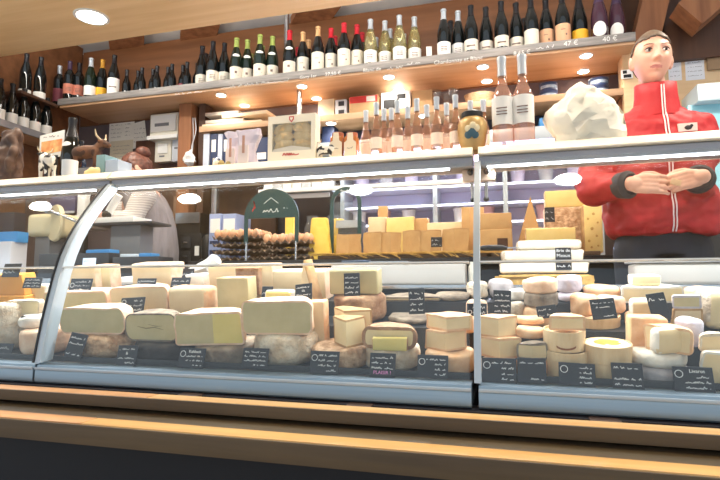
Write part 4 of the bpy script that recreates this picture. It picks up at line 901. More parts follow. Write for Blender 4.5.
def tri(w_, d, h, apex=0, cut='f'):
    bm = bmesh.new(); prism(bm, [(-w_ / 2, 0), (w_ / 2, 0), (w_ * apex, h)], 0, d)
    bm.normal_update()
    for f in bm.faces:
        nrm = f.normal; f.material_index = 1 if nrm.y < -.5 or nrm.y > .5 else 0
    bmesh.ops.bevel(bm, geom=bm.edges[:], offset=.002, segments=1, affect='EDGES', material=-1); return bm
TOP = {}
SEED = [0]
def deckz(Y): return .5905 if Y < 1.72 else (.7205 if Y < 1.88 else (.8005 if Y < 2.0 else .8625))
def tilted(Y, z):
    py, pz = (1.50, .590) if Y < 1.72 else ((1.72, .72) if Y < 1.88 else (1.88, .80))
    v = Matrix.Rotation(DTILT, 3, 'X') @ Vector((0, Y - py, z - pz)); return py + v.y, pz + v.z + .001
def cheese(key, name, x0, x1, yb, yt, Y, kind, rd, ps, label, cat='cheese', base=None, ang=180, rr=.012, cut='f', d=None, rz=0, ry=0, rx=0, taper=1.0, lean=0, apex=0, bulge=0, group=None, amp=.003, rim=.006, warp_=.005, twotone=None):
    SEED[0] += 1
    ym = (yb + yt) / 2; xa, xb = at(x0, ym, Y=Y), at(x1, ym, Y=Y); w_ = xb.x - xa.x; zt = at((x0 + x1) / 2, yt, Y=Y).z
    z0 = at((x0 + x1) / 2, yb, Y=Y).z
    if base == 'deck': z0 = deckz(Y)
    elif isinstance(base, (int, float)): z0 = base
    elif base: z0 = TOP[base] + .0006
    if Y < 2.0:
        cx = (xa.x + xb.x) / 2; lo_, hi_ = .010, .4
        for _ in range(24):
            h = (lo_ + hi_) / 2; ty, tz = tilted(Y, z0 + h)
            if project((cx, ty, tz))[1] > yt: lo_ = h
            else: hi_ = h
        ty, tz = tilted(Y, z0 + h / 2); xa, xb = at(x0, ym, Y=ty), at(x1, ym, Y=ty); w_ = xb.x - xa.x
    else: h = max(.012, zt - z0)
    TOP[key] = z0 + h
    cx = (xa.x + xb.x) / 2
    if kind == 'sector': bm = sector(w_ / 2 if ang >= 180 else w_ / (2 * math.sin(R(ang / 2))), h, ang, rr, bulge, amp, SEED[0], rim); oy = Y if ang < 360 else Y + w_ / 2
    elif kind == 'block': bm = wedge_block(w_, d or w_ * .8, h, rr, cut, taper, lean, amp * .5, SEED[0]); oy = Y
    else: bm = tri(w_, d or .04, h, apex); oy = Y
    warp(bm, warp_, SEED[0])
    ymax = (1.717 if Y < 1.72 else (1.877 if Y < 1.88 else 2.028)) - oy - .004     # back of the deck step it lies on: the cheese is cut flat there
    if Y < 2.0 and max(v.co.y for v in bm.verts) > ymax and kind == 'sector':
        r_ = bmesh.ops.bisect_plane(bm, geom=bm.verts[:] + bm.edges[:] + bm.faces[:], plane_co=(0, ymax, 0), plane_no=(0, 1, 0), clear_outer=True)
        n0 = set(bm.faces); bmesh.ops.holes_fill(bm, edges=[e_ for e_ in r_['geom_cut'] if isinstance(e_, bmesh.types.BMEdge)], sides=0)
        for f in bm.faces:
            if f not in n0: f.material_index = 1
    a, b = split(bm)
    loc = (cx, oy, z0)
    if a.faces: 
        o = obj(name, a, RD[rd], loc=loc, rot=(rx, ry, rz), sharp=50); 
        if b.faces:
            if twotone:
                bmesh.ops.bisect_plane(b, geom=b.verts[:] + b.edges[:] + b.faces[:], plane_co=(twotone[0], 0, 0), plane_no=(1, 0, 0))
                for f in b.faces: f.material_index = 1 if f.calc_center_median().x > twotone[0] else 0
                obj('cut_face', b, [PS[ps], PS[twotone[1]]], o, sharp=50)
            else:
                for f in b.faces: f.material_index = 0
                obj('cut_face', b, PS[ps], o, sharp=50)
    else: a.free(); o = obj(name, b, PS[ps], loc=loc, rot=(rx, ry, rz), sharp=50)
    TOPO[key] = o
    if Y < 2.0:     # lean with the sloping deck step, pivoting on the step's front edge
        py, pz = (1.50, .590) if Y < 1.72 else ((1.72, .72) if Y < 1.88 else (1.88, .80))
        v = Matrix.Rotation(DTILT, 3, 'X') @ Vector((0, oy - py, z0 - pz)); o.location = (cx, py + v.y, pz + v.z + .001)
        roll = noise.noise(Vector((SEED[0] * 7.7, 3, 1))) * .05
        o.rotation_euler = (Matrix.Rotation(DTILT, 3, 'X') @ Matrix.Rotation(roll if kind == 'sector' and ang <= 180 else 0, 3, 'Y') @ Matrix.Rotation(rz, 3, 'Z')).to_euler()
    return setp(o, label, cat, group)
TOPO = {}
def tag(x0, x1, y0, y1, Y, lines, label, roll=0, lean=-14, zoff=0, z0=None, yaw=0, ring=None, group='slate price cards', pink=None):
    """chalked slate card; lines: list of text or '~' for handwriting too small to read"""
    pa, pb = at(x0, y1, Y=Y), at(x1, y1, Y=Y); pt = at((x0 + x1) / 2, y0, Y=Y)
    w_, h = pb.x - pa.x, pt.z - at((x0 + x1) / 2, y1, Y=Y).z; zb = at((x0 + x1) / 2, y1, Y=Y).z if z0 is None else z0
    e = empty('price_card', ((pa.x + pb.x) / 2, Y, zb), label, 'price card', group); e.rotation_euler = (R(lean), R(roll), R(yaw))
    obj('card', bx(-w_ / 2, w_ / 2, 0, .003, 0, h, .0008, 1), SLATE, e)
    bm = bmesh.new(); n = len(lines); lh = h * .86 / n; r = random.Random(int(x0 * 7 + y0)); usew = w_ * .84
    xl = -usew / 2
    if ring:
        rc = min(h * .16, w_ * .10); cx_, cz_ = -w_ / 2 + rc * 1.5, h * (.70 if ring != 2 else .5)
        stroke(bm, [(cx_ + rc * math.cos(2 * PI * i / 12), cz_ + rc * math.sin(2 * PI * i / 12)) for i in range(13)], max(.0012, rc * .18), -.0005)
        xl = -w_ / 2 + rc * 2.9
    for i, s in enumerate(lines):
        zc = h * .93 - lh * (i + 1) + lh * .2; mi = 1 if pink == i else 0
        if s.startswith('~'):
            f0, f1 = (0, 1) if s == '~' else ((.45, 1) if s == '~r' else ((0, .6) if s == '~l' else (.15, .85)))
            wd_ = usew / 2 - xl; scrawl(bm, xl + wd_ * f0, xl + wd_ * f1, zc, lh * .5, -.0005, max(.0011, h * .02), mi, r)
        elif s: put_text(bm, s, (xl + usew / 2) / 2, zc, lh * .95, -.0012, mi, usew / 2 - xl)
    obj('chalk_lettering', bm, [CHALK, PINKCHALK], e, flat=True)
    return e
C = cheese
# ---- middle case, front row on the deck (left to right)
C('B', 'cheese_half', 60, 122, 360, 338, 1.535, 'sector', 'rough', 'beige', 'rough knobbly rinded cheese half at the front left, under the greenish cut half', base='deck', ang=360, rr=.03, amp=.006)
C('A', 'cheese_half', 59, 124, 334, 308, 1.585, 'sector', 'pink', 'green', 'half wheel with pale greenish cut face lying on the knobbly rinded cheese', base='B', rr=.030)
C('D', 'round_cheese', 119, 181, 364, 346, 1.53, 'sector', 'black', 'ivory', 'black rinded wheel with a pale flat top under the cracked greenish half', base='deck', ang=360, rr=.02)
C('Cc', 'cheese_half', 125, 178, 338, 313, 1.585, 'sector', 'grey', 'green', 'half cheese with cracked greenish cut face on the black rinded wheel', base='D', rr=.035)
C('H', 'round_cheese', 181, 245, 366, 349, 1.53, 'sector', 'grey', 'ivory', 'dull grey brown rinded wheel under the two-tone half cheese, behind the Kaltbach card', base='deck', ang=360, rr=.012)
C('G', 'cheese_half', 177, 242, 341, 313, 1.57, 'sector', 'pink', 'green', 'half cheese whose cut face is greenish left and yellow right, on the grey brown wheel', base='H', rr=.014, rz=R(7), twotone=(.015, 'yellow'))
C('J', 'cheese_half', 243, 306, 364, 338, 1.535, 'sector', 'mould', 'ivory', 'white mouldy rough rinded cheese under the biggest greenish half', base='deck', ang=360, rr=.03, amp=.004)
C('I', 'cheese_half', 243, 311, 333, 301, 1.575, 'sector', 'pink', 'green', 'big half wheel with smooth grey green cut face on the white mouldy cheese', base='J', rr=.024, rz=R(4))
C('N', 'round_cheese', 304, 362, 370, 351, 1.53, 'sector', 'rough', 'beige', 'pinkish brown rough topped wheel carrying two pale wedges', base='deck', ang=360, rr=.015, amp=.004)
C('L', 'cheese_wedge', 322, 367, 335, 311, 1.64, 'sector', 'tan', 'ivory', 'back one of two pale wedges on the pinkish brown wheel', base='N', ang=110, rr=.006, rz=R(-18))
C('M', 'cheese_wedge', 330, 363, 344, 320, 1.56, 'sector', 'tan', 'ivory', 'front one of two pale wedges on the pinkish brown wheel, its corner to the front', base='N', ang=80, rr=.005, rz=R(6))
C('P', 'round_cheese', 358, 416, 372, 352, 1.545, 'sector', 'mould', 'cream', 'pale crusty low cheese beneath the thick rinded yellow half', base='deck', ang=360, rr=.015, amp=.004)
C('O', 'cheese_half', 361, 417, 352, 327, 1.575, 'sector', 'brown', 'ivory', 'yellowish half cheese with thick brown rind line standing behind the small cut slab', base='P', rr=.028, rim=.011)
C('Os', 'cheese_slab', 372, 407, 356, 338, 1.553, 'block', 'brown', 'yellow', 'small cut slab leaning against the thick rinded yellow half', base='P', d=.018, rr=.004, cut='fud')
C('U', 'cheese_half', 424, 474, 375, 356, 1.535, 'sector', 'orange', 'cream', 'orange pink rinded soft cheese lowest of the stack left of the post', base='deck', ang=360, rr=.01, group=None)
C('T', 'cheese_wedge', 424, 467, 350, 332, 1.575, 'sector', 'orange', 'cream', 'middle cream slice of the soft cheese stack left of the post', base='U', ang=120, rr=.004, rz=R(4))
C('S', 'cheese_wedge', 423, 471, 334, 317, 1.58, 'sector', 'orange', 'cream', 'top cream slice of the soft cheese stack left of the post', base='T', ang=125, rr=.005, rz=R(-6))
C('U2', 'cheese_wedge', 458, 476, 340, 318, 1.68, 'sector', 'orange', 'cream', 'narrow orange rinded piece just left of the post behind the stack', base=.68, ang=360, rr=.01)
# ---- second row
C('E0', 'cheese_half', 44, 108, 312, 292, 1.748, 'sector', 'pink', 'green', 'half wheel with pale cut face in the second row just right of the slanted frame', base='deck', rr=.022)
C('E', 'cheese_half', 113, 166, 313, 287, 1.748, 'sector', 'pink', 'beige', 'beige half cheese in the second row bearing the small round emblem card', base='deck', rr=.02, rz=R(6))
C('Ff', 'cheese_block', 167, 206, 316, 288, 1.748, 'block', 'orange', 'beige', 'rounded beige cheese block in the second row above the two-tone half', base='deck', d=.10, rr=.02)
C('G2', 'cheese_block', 217, 249, 312, 278, 1.748, 'block', 'rough', 'green', 'greenish block cheese in front of the large pale slab', base='deck', d=.07, rr=.004, cut='fr')
C('G3', 'cheese_block', 209, 273, 300, 266, 1.885, 'block', 'pink', 'beige', 'large pale slab with pinkish top standing behind the greenish block', base='deck', d=.10, rr=.004)
C('G4', 'cheese_block', 236, 259, 279, 268, 1.865, 'block', 'brown', 'green', 'small olive brown piece before the white paper roll', base=.80, d=.03, rr=.003, cut='', taper=1)
C('K0', 'cheese_wedge', 262, 294, 318, 291, 1.74, 'block', 'white', 'yellow', 'small bright cream wedge above the biggest greenish half', base='deck', d=.06, rr=.012, taper=.86)
C('K', 'cheese_block', 303, 325, 328, 302, 1.655, 'block', 'orange', 'beige', 'pinkish block squeezed right of the biggest greenish half', base='deck', d=.05, rr=.006, cut='f')
C('Tt', 'cheese_wedge', 292, 322, 304, 260, 1.77, 'tri', 'tan', 'beige', 'tall upright triangular tan wedge behind the handwritten card', base='deck', d=.05, apex=-.12, rz=R(-22))
C('K1', 'cheese_block', 271, 326, 296, 271, 1.885, 'block', 'pink', 'beige', 'long orange pink slab behind the tall triangular wedge', base='deck', d=.09, rr=.006, cut='f')
C('V0', 'cheese_drum', 328, 380, 330, 297, 1.748, 'sector', 'brown', 'beige', 'tall brown rinded drum cheese under the cut half with the chalk card', base='deck', ang=360, rr=.022)
C('V1', 'cheese_half', 329, 378, 297, 270, 1.79, 'block', 'tan', 'green', 'squarish cut half with greenish face sitting on the brown drum', base='V0', d=.07, rr=.008, cut='fr')
C('Q', 'round_cheese', 384, 434, 336, 320, 1.748, 'sector', 'grey', 'ivory', 'flat grey brown wheel above the thick rinded yellow half', base='deck', ang=360, rr=.02, amp=.004)
C('Q1', 'cheese_half', 380, 440, 322, 297, 1.885, 'sector', 'grey', 'ivory', 'long pale half cheese in the back row behind the tall chalk card', base='deck', rr=.012, ang=180)
C('R1', 'round_cheese', 434, 470, 318, 296, 1.885, 'sector', 'grey', 'beige', 'rough brown wheel in the back row just left of the post', base='deck', ang=360, rr=.02, amp=.005)
C('Bk1', 'cheese_block', 69, 96, 296, 267, 1.885, 'block', 'pink', 'beige', 'pale block cheese behind the slanted frame with the round emblem card', base='deck', d=.09, rr=.006)
C('Bk1b', 'cheese_block', 96, 111, 292, 265, 1.92, 'block', 'pink', 'ivory', 'narrow pale block beside the emblem card in the back row', base='deck', d=.07, rr=.006)
C('Bk2', 'cheese_block', 132, 172, 296, 264, 1.885, 'block', 'pink', 'beige', 'wide pale block in the back row right under the person in the grey vest', base='deck', d=.10, rr=.008)
C('Bk3', 'cheese_wedge', 190, 207, 296, 275, 1.885, 'block', 'white', 'white', 'slanted pinkish white wedge beside the white paper cone', base='deck', d=.06, rr=.004, lean=-.02)
# ---- left case
C('O1', 'cheese_block', -18, 25, 306, 296, 1.75, 'block', 'cheddar', 'cheddar', 'flat lower orange cheese slab at the far left', base='deck', d=.11, rr=.004, cut='')
C('O2', 'cheese_block', -14, 24, 299, 275, 1.765, 'block', 'cheddar', 'cheddar', 'bright orange cheese block at the far left with a card on top', base='O1', d=.08, rr=.004, taper=.86, cut='f')
C('O3', 'cheese_half', 5, 38, 322, 301, 1.66, 'sector', 'mould', 'ivory', 'pale cut half cheese just left of the slanted frame', base=.72, rr=.02, rz=R(5))
C('O4', 'cheese_piece', -14, 9, 342, 305, 1.60, 'sector', 'mould', 'white', 'white rinded lump at the left edge of the picture under the orange slab', base='deck', ang=360, rr=.03)
C('O5', 'round_cheese', 8, 46, 356, 332, 1.545, 'sector', 'pink', 'beige', 'brownish pink wheel at the bottom left of the slanted frame', base='deck', ang=360, rr=.02)
C('O6', 'cheese_piece', 10, 36, 335, 318, 1.58, 'sector', 'white', 'white', 'white cheese with an ash black spot left of the slanted frame', base='O5', ang=360, rr=.016)
C('O7', 'cheese_piece', -50, -18, 354, 330, 1.55, 'sector', 'pink', 'beige', 'pinkish cheese wheel at the very left edge of the case', base='deck', ang=360, rr=.02)
C('O8', 'cheese_piece', 24, 46, 300, 285, 1.80, 'block', 'white', 'ivory', 'small pale piece behind the pale half left of the slanted frame', base='deck', d=.06, rr=.012)
bm = bmesh.new(); ball(bm, (0, 0, 0), (.018, .006, .014), 10); wobble(bm, .006, 60, 3); obj('ash_spot', bm, BLACKM, TOPO['O6'], loc=(-.01, -.044, .034))
# ---- right case, front row
C('W3', 'cheese_half', 479, 519, 382, 364, 1.535, 'sector', 'orange', 'cream', 'soft orange rinded cheese at the bottom right of the post', base='deck', ang=360, rr=.01)
C('W2', 'cheese_wedge', 478, 521, 360, 340, 1.575, 'sector', 'orange', 'cream', 'middle cream slice of the soft cheese stack right of the post', base='W3', ang=120, rr=.004, rz=R(-5))
C('W1', 'cheese_wedge', 478, 519, 340, 318, 1.59, 'sector', 'orange', 'cream', 'top cream slice of the soft cheese stack right of the post', base='W2', ang=120, rr=.006, rz=R(5))
C('X3', 'cheese_piece', 519, 549, 384, 362, 1.545, 'sector', 'orange', 'cream', 'bottom soft cheese between the post stack and the wooden boxes', base='deck', ang=360, rr=.012)
C('X2', 'cheese_piece', 517, 548, 362, 344, 1.56, 'sector', 'grey', 'cream', 'greyish cut cheese in the middle between the post stack and the wooden boxes', base='X3', ang=150, rr=.008)
C('X1', 'cheese_piece', 516, 547, 344, 331, 1.60, 'sector', 'orange', 'cream', 'orange rinded cheese on top between the post stack and the wooden boxes', base='X2', ang=360, rr=.012)
C('X0', 'cheese_piece', 514, 546, 331, 319, 1.66, 'sector', 'orange', 'cream', 'orange rinded cheese lying behind the pile next to the wooden boxes', base='X1', ang=360, rr=.012)
BOXW = pm('poplar_box', c(236, 208, 164), .7, 0, c(222, 188, 142), 8, (6, 6, 1))
def cheesebox(x0, x1, yb, yt, Y, label, base, key, lid=None, mark=False):
    xa, xb = at(x0, (yb + yt) / 2, Y=Y), at(x1, (yb + yt) / 2, Y=Y); r_ = (xb.x - xa.x) / 2; z0 = base if isinstance(base, float) else (deckz(Y) if base == 'deck' else TOP[base] + .0006)
    h = at((x0 + x1) / 2, yt, Y=Y).z - z0; TOP[key] = z0 + h * (1 if not lid else 1)
    e = empty('cheese_box', ((xa.x + xb.x) / 2, Y + r_, z0), label, 'cheese box', 'round wooden cheese boxes')
    bm = bmesh.new(); lathe(bm, [(0, 0), (r_ * .98, 0), (r_ * .98, h), (r_ * .93, h), (r_ * .93, h * .86), (0, h * .86)], 36); obj('wooden_rim', bm, BOXW, e)
    bm = bmesh.new(); lathe(bm, [(r_ * .985, h * .62), (r_ * .995, h * .62), (r_ * .995, h * .98), (r_ * .985, h * .98)], 36); obj('lid_band', bm, BOXW, e)
    if lid:
        bm = bmesh.new(); lathe(bm, [(0, h * .865), (r_ * .90, h * .865), (r_ * .92, h * .93), (r_ * .84, h * 1.0), (0, h * 1.02)], 32); ch = obj('cheese', bm, RD['white'] if lid == 'spot' else RD['orange'], e)
        bm = bmesh.new(); lathe(bm, [(0, h * 1.045), (r_ * .50, h * 1.03), (r_ * .56, h * 1.005)], 24); wobble(bm, .004, 60, 2); obj('orange_centre', bm, RD['cheddar'] if lid == 'spot' else RD['pink'], ch, world=False)
    if mark:
        bm = bmesh.new()
        pts = [(r_ * .45 * math.sin(a), h * .34 - h * .16 * math.cos(a)) for a in [R(-80 + 16 * i) for i in range(11)]]
        for (xa_, za), (xb_, zb_) in zip(pts, pts[1:]):
            f = bm.faces.new([bm.verts.new((x, -math.sqrt(max((r_ * 1.001) ** 2 - x * x, 0)) - .0005, z)) for x, z in ((xa_, za - h * .05), (xb_, zb_ - h * .05), (xb_, zb_ + h * .05), (xa_, za + h * .05))])
        obj('brown_emblem', bm, pm('brand_brown', c(150, 92, 56), .8), e, flat=True)
    py, pz = (1.50, .590) if Y < 1.72 else (1.72, .72)
    v = Matrix.Rotation(DTILT, 3, 'X') @ Vector((0, e.location.y - py, z0 - pz)); e.location = (e.location.x, py + v.y, pz + v.z + .001); e.rotation_euler = (DTILT, 0, 0)
    return e
cheesebox(546, 592, 379, 356, 1.535, 'lower of two pale round wooden cheese boxes stacked at the front', 'deck', 'b1', mark=False)
cheesebox(544, 588, 354, 335, 1.545, 'upper round wooden cheese box with a brown arc emblem', 'b1', 'b2', mark=True)
C('bc', 'cheese_half', 549, 586, 331, 316, 1.575, 'sector', 'orange', 'cream', 'orange topped half cheese lying on the emblem box', base='b2', ang=180, rr=.006)
cheesebox(588, 637, 383, 368, 1.535, 'flat wooden cheese box underneath the open one with the orange centre', 'deck', 'b3')
cheesebox(586, 637, 366, 350, 1.535, 'open round wooden box with a white cheese with orange centre', 'b3', 'b4', lid='spot')
cheesebox(573, 626, 340, 320, 1.735, 'wooden box behind holding a wrinkled orange cheese', 'deck', 'b5', lid='orange')
C('fl', 'cheese_piece', 572, 600, 313, 297, 1.76, 'sector', 'orange', 'cream', 'small round orange cheese with a rosette top behind the wooden boxes', base='b5', ang=360, rr=.014, amp=.006)
C('fl2', 'cheese_piece', 598, 628, 313, 298, 1.80, 'sector', 'pink', 'cream', 'pinkish round cheese behind the tilted card over the wooden boxes', base='b5', ang=360, rr=.014)
# white soft cheese stack
C('w1', 'round_cheese', 637, 697, 387, 371, 1.54, 'sector', 'ash', 'white', 'lowest white bloomy wheel of the stack behind the Livarot card', base='deck', ang=360, rr=.014)
C('w2', 'round_cheese', 636, 696, 370, 356, 1.545, 'sector', 'white', 'white', 'upper white bloomy wheel carrying the cut soft pieces', base='w1', ang=360, rr=.014)
C('w3', 'cheese_wedge', 629, 668, 342, 318, 1.635, 'block', 'orange', 'cream', 'orange rinded block at the left end behind the white wheels', base='deck', d=.065, rr=.008, cut='l')
C('w4', 'cheese_half', 643, 692, 350, 327, 1.58, 'sector', 'orange', 'cream', 'orange rinded half cheese on top of the white wheels, behind the rounded wedge', base='w2', ang=180, rr=.012, rz=R(-30))
C('w5', 'cheese_wedge', 655, 689, 355, 330, 1.555, 'block', 'white', 'cream', 'rounded creamy wedge lying at the front on top of the white wheels', base='w2', d=.045, rr=.016, rz=R(18), cut='f')
C('w6', 'cheese_half', 699, 735, 352, 334, 1.58, 'sector', 'mould', 'cream', 'creamy half cheese at the right edge above the white piece', base=.672, ang=180, rr=.012)
C('w7', 'cheese_half', 703, 740, 384, 353, 1.545, 'sector', 'white', 'cream', 'white rinded cut piece at the bottom right edge of the case', base='deck', ang=180, rr=.012)
# ---- right case, rows behind
C('y3', 'cheese_piece', 523, 556, 332, 308, 1.748, 'sector', 'orange', 'cream', 'bottom beige disc of the three-high pile by the tilted card', base='deck', ang=360, rr=.014)
C('y2', 'cheese_piece', 524, 560, 308, 295, 1.745, 'sector', 'grey', 'cream', 'middle greyish disc of the three-high pile by the tilted card', base='y3', ang=360, rr=.008)
C('y1', 'cheese_piece', 523, 560, 295, 281, 1.75, 'sector', 'pink', 'cream', 'top beige disc of the three-high pile by the tilted card', base='y2', ang=360, rr=.012)
C('z2', 'goat_cheese', 559, 583, 316, 294, 1.885, 'sector', 'lilac', 'white', 'lower whitish goat cheese under the round white ball', base='deck', ang=360, rr=.02)
C('z1', 'goat_cheese', 557, 583, 295, 277, 1.89, 'sector', 'lilac', 'white', 'rounded lilac white goat cheese on top of another, below the brie stack', base='z2', ang=360, rr=.032)
C('ob', 'cheese_half', 586, 624, 306, 289, 1.885, 'sector', 'orange', 'cream', 'pale orange topped half cheese in the back row behind the tilted card', base='deck', ang=360, rr=.012)
C('m1', 'cheese_half', 621, 684, 310, 287, 1.885, 'sector', 'white', 'ivory', 'wide ivory half wheel in the back row beneath the small white block', base='deck', ang=180, rr=.01)
C('m2', 'cheese_block', 632, 661, 289, 276, 1.905, 'block', 'white', 'ivory', 'small white rinded block on the wide ivory half wheel before the white tray', base='m1', d=.06, rr=.005, cut='f')
C('m3', 'cheese_wedge', 631, 666, 322, 301, 1.748, 'block', 'white', 'cream', 'thick creamy wedge left of the leaning dark card', base=.752, d=.07, rr=.012, rz=R(-8), cut='f')
C('m3b', 'cheese_piece', 628, 668, 335, 316, 1.748, 'sector', 'orange', 'cream', 'flat orange cheese under the thick creamy wedge', base='deck', ang=360, rr=.012)
C('m4b', 'cheese_piece', 672, 704, 330, 309, 1.748, 'sector', 'tan', 'beige', 'brown rinded piece right of the leaning dark card', base='deck', ang=180, rr=.006)
C('m4', 'cheese_piece', 672, 702, 309, 296, 1.75, 'sector', 'ash', 'green', 'grey half cheese on the brown rinded piece right of the leaning card', base='m4b', ang=180, rr=.006)
C('m4c', 'cheese_piece', 688, 722, 308, 290, 1.90, 'sector', 'pink', 'cream', 'beige round cheese in the back row by the right edge', base='deck', ang=360, rr=.02)
C('m5', 'round_cheese', 679, 708, 345, 321, 1.64, 'sector', 'lilac', 'white', 'lilac white wheel right of the orange rinded half', base=.665, ang=360, rr=.012)
C('m6', 'cheese_half', 706, 748, 334, 292, 1.748, 'block', 'mould', 'ivory', 'large beige cheese cut off by the right edge of the picture', base='deck', d=.12, rr=.025)
C('m7', 'cheese_piece', 655, 690, 326, 312, 1.69, 'sector', 'ash', 'white', 'ash grey round cheese just behind the leaning dark card', base=.70, ang=360, rr=.01) if 0 else None
# goat cheeses behind the post
for k, (x0, x1, yb, yt, Y, rd, lab) in enumerate(((467, 488, 312, 283, 1.93, 'mould', 'round beige goat cheese in the back row directly left behind the post'), (489, 514, 310, 281, 1.94, 'ash', 'ash grey round goat cheese in the back row right of the post'), (509, 525, 312, 290, 1.89, 'white', 'white goat cheese peeping right of the tall dark card'), (466, 488, 326, 302, 1.80, 'pink', 'beige goat cheese behind the card with a round emblem'), (508, 526, 326, 304, 1.78, 'mould', 'small crusty goat cheese under the tall dark card'))):
    C('g%d' % k, 'goat_cheese', x0, x1, yb, yt, Y, 'sector', rd, 'white', lab, base='deck', ang=360, rr=.02)
# ---- price cards
YT = 1.497
tag(63, 80, 333, 358, YT, ['~', '~', '', '~'], 'narrow upright price card tilted right, before the knobbly rinded cheese', roll=8)
tag(115, 135, 345, 366, YT, ['~', '&', '~', '~r'], 'small price card before the black rinded wheel', roll=-2)
tag(177, 203, 348, 368, YT, ['Kaltbach', '~', '~', '~r'], 'price card reading Kaltbach before the grey brown wheel', ring=1)
tag(241, 267, 348, 368, YT, ['~', '~', '~', '~r'], 'price card before the white mouldy cheese', ring=None)
tag(309, 338, 351, 374, YT, ['~', '~', '~', '~r'], 'price card with a round emblem before the pinkish brown wheel', ring=1)
tag(369, 395, 353, 377, YT, ['~', '~', '~', 'PLAISIR !'], 'price card with one pink chalk line, before the thick rinded yellow half', pink=3)
tag(417, 448, 355, 378, YT, ['~', '~r', '~r', '~r'], 'wide price card just left of the post before the soft cheese stack', ring=1)
tag(482, 517, 358, 383, YT, ['~', '~r', '~r', '~r'], 'wide price card just right of the post before the soft cheese stack', ring=1)
tag(518, 547, 358, 383, YT, ['~', '', '', '~r'], 'price card with one top line between the post stack and the wooden boxes')
tag(559, 596, 363, 386, YT, ['~r', '~r', '~r', '~r'], 'wide price card before the two stacked wooden boxes', ring=1, roll=2)
tag(613, 645, 363, 389, YT, ['~', '', '~', '~'], 'price card with two chalk lines before the open wooden box')
tag(675, 716, 367, 392, YT, ['Livarot', '~r', '~', '~'], 'wide price card reading Livarot before the white wheels', ring=1)
tag(-12, 10, 343, 358, 1.53, ['~', '~'], 'price card at the bottom left edge of the picture')
tag(1, 18, 263, 277, 1.735, ['~'], 'little black card on top of the orange block')
tag(22, 40, 277, 288, 1.735, ['~', '~', '~'], 'bluish small card right of the orange block')
tag(68, 90, 278, 292, 1.785, ['~', '~', '~'], 'card with a round emblem before the back block near the slanted frame', ring=2)
tag(119, 143, 297, 313, 1.655, ['~r', '~', '~'], 'card with a round emblem propped on the beige half cheese', ring=1, roll=-3)
tag(136, 155, 278, 287, 1.80, ['~', '~'], 'low card before the wide pale block in the back row', ring=2)
tag(170, 189, 277, 288, 1.805, ['~', '~'], 'low card behind the rounded beige block')
tag(179, 193, 268, 278, 1.94, ['~'], 'small dark card furthest back beside the white paper cone')
tag(261, 272, 286, 297, 1.735, ['~'], 'small dark card half hidden behind the bright cream wedge')
tag(295, 312, 283, 305, 1.655, ['~', 'de', '~', '', '~r'], 'tall handwritten card before the tall triangular wedge', roll=-6)
tag(344, 360, 273, 296, 1.715, ['~', '~', '~', '~'], 'narrow handwritten card stuck on the squarish cut half', roll=-2, lean=-3)
tag(409, 425, 288, 314, 1.735, ['~', '~', '~', '~'], 'tall dark card before the long pale half in the back row', roll=-2, lean=-6)
tag(467, 487, 303, 321, 1.70, ['~', '~', '~'], 'squarish card with chalk swirls behind the post', ring=2)
tag(493, 511, 290, 315, 1.695, ['~', '~', '~', '~'], 'tall dark handwritten card right of the post', roll=2, lean=-8)
tag(538, 558, 305, 318, 1.66, ['~', '~'], 'tilted card before the three-high pile of beige discs', roll=-8)
tag(593, 618, 298, 319, 1.65, ['~', '~c', '', '~r'], 'tilted square card over the wooden box with the wrinkled orange cheese', roll=-6)
tag(653, 672, 292, 320, 1.66, ['~', '', ''], 'dark card leaning over beside the thick creamy wedge', roll=-9)
tag(556, 572, 246, 270, 2.03, ['Brie de', 'Meaux', '~', '~'], 'handwritten card reading Brie de Meaux on the brie stack', lean=-4)
tag(545, 555, 207, 222, 2.70, ['~', '~'], 'small dark card stuck in the hard cheese pile', lean=-4)
tag(431, 442, 237, 247, 2.60, ['~', '~'], 'small dark card in the tan cheese row on straw', lean=-4)
tag(82, 95, 258, 267, 1.97, ['~', '~'], 'pale blue printed card at the back left by the blue trays', lean=-4)
for o in COL.objects:
    if o.get('label', '').startswith('pale blue printed card'):
        for ch in o.children:
            if ch.name.startswith('card'): ch.data.materials[0] = pm('pale_blue_card', c(190, 205, 228), .6)
            else: ch.data.materials[0] = NAVY
# ---- back work sill of the case
ZW = .8625
o = obj('white_tray', bx(-.27, .27, 0, .11, 0, .085, .01, 3), pm('white_tray', c(196, 191, 184), .4), loc=(at(396, 275, Y=2.03).x, 2.022, ZW)); setp(o, 'long white tray on the back sill behind the brown drum, with a knife on it', 'tray')
e = empty('long_knife', (at(370, 262, Y=2.06).x, 2.06, ZW + .0856), 'long dark handled knife lying on the long white tray', 'knife', None, R(-14))
bm = bmesh.new(); prism(bm, [(0, .0), (.17, .004), (.165, .007), (0, .010)], -.010, .010); obj('blade', bm, STEEL, e)
obj('handle', bx(-.13, 0, -.012, .012, 0, .016, .004), pm('knife_handle', c(46, 62, 82), .4), e)
p = at(445, 276, Y=2.02); bm = bmesh.new(); lathe(bm, [(0, 0), (.016, 0), (.018, .006), (.018, .07), (.013, .078), (.013, .088), (0, .088)], 18); o = obj('small_jar', bm, pm('frosted_glass', c(206, 204, 190), .2), loc=(p.x + .105, 2.05, ZW)); setp(o, 'small frosted jar standing at the right end of the long white tray', 'jar')
o = obj('white_tray', bx(-.34, .34, 0, .10, 0, .075, .012, 3), pm('white_tray', c(196, 191, 184), .4), loc=(at(632, 270, Y=2.03).x + .345, 2.022, ZW)); setp(o, 'wide white lidded tray on the back sill in front of the woman', 'tray')
TR = o
obj('tray_lid', bx(-.35, .35, -.008, .106, .0752, .086, .005), pm('tray_lid', c(192, 194, 197), .35), TR)
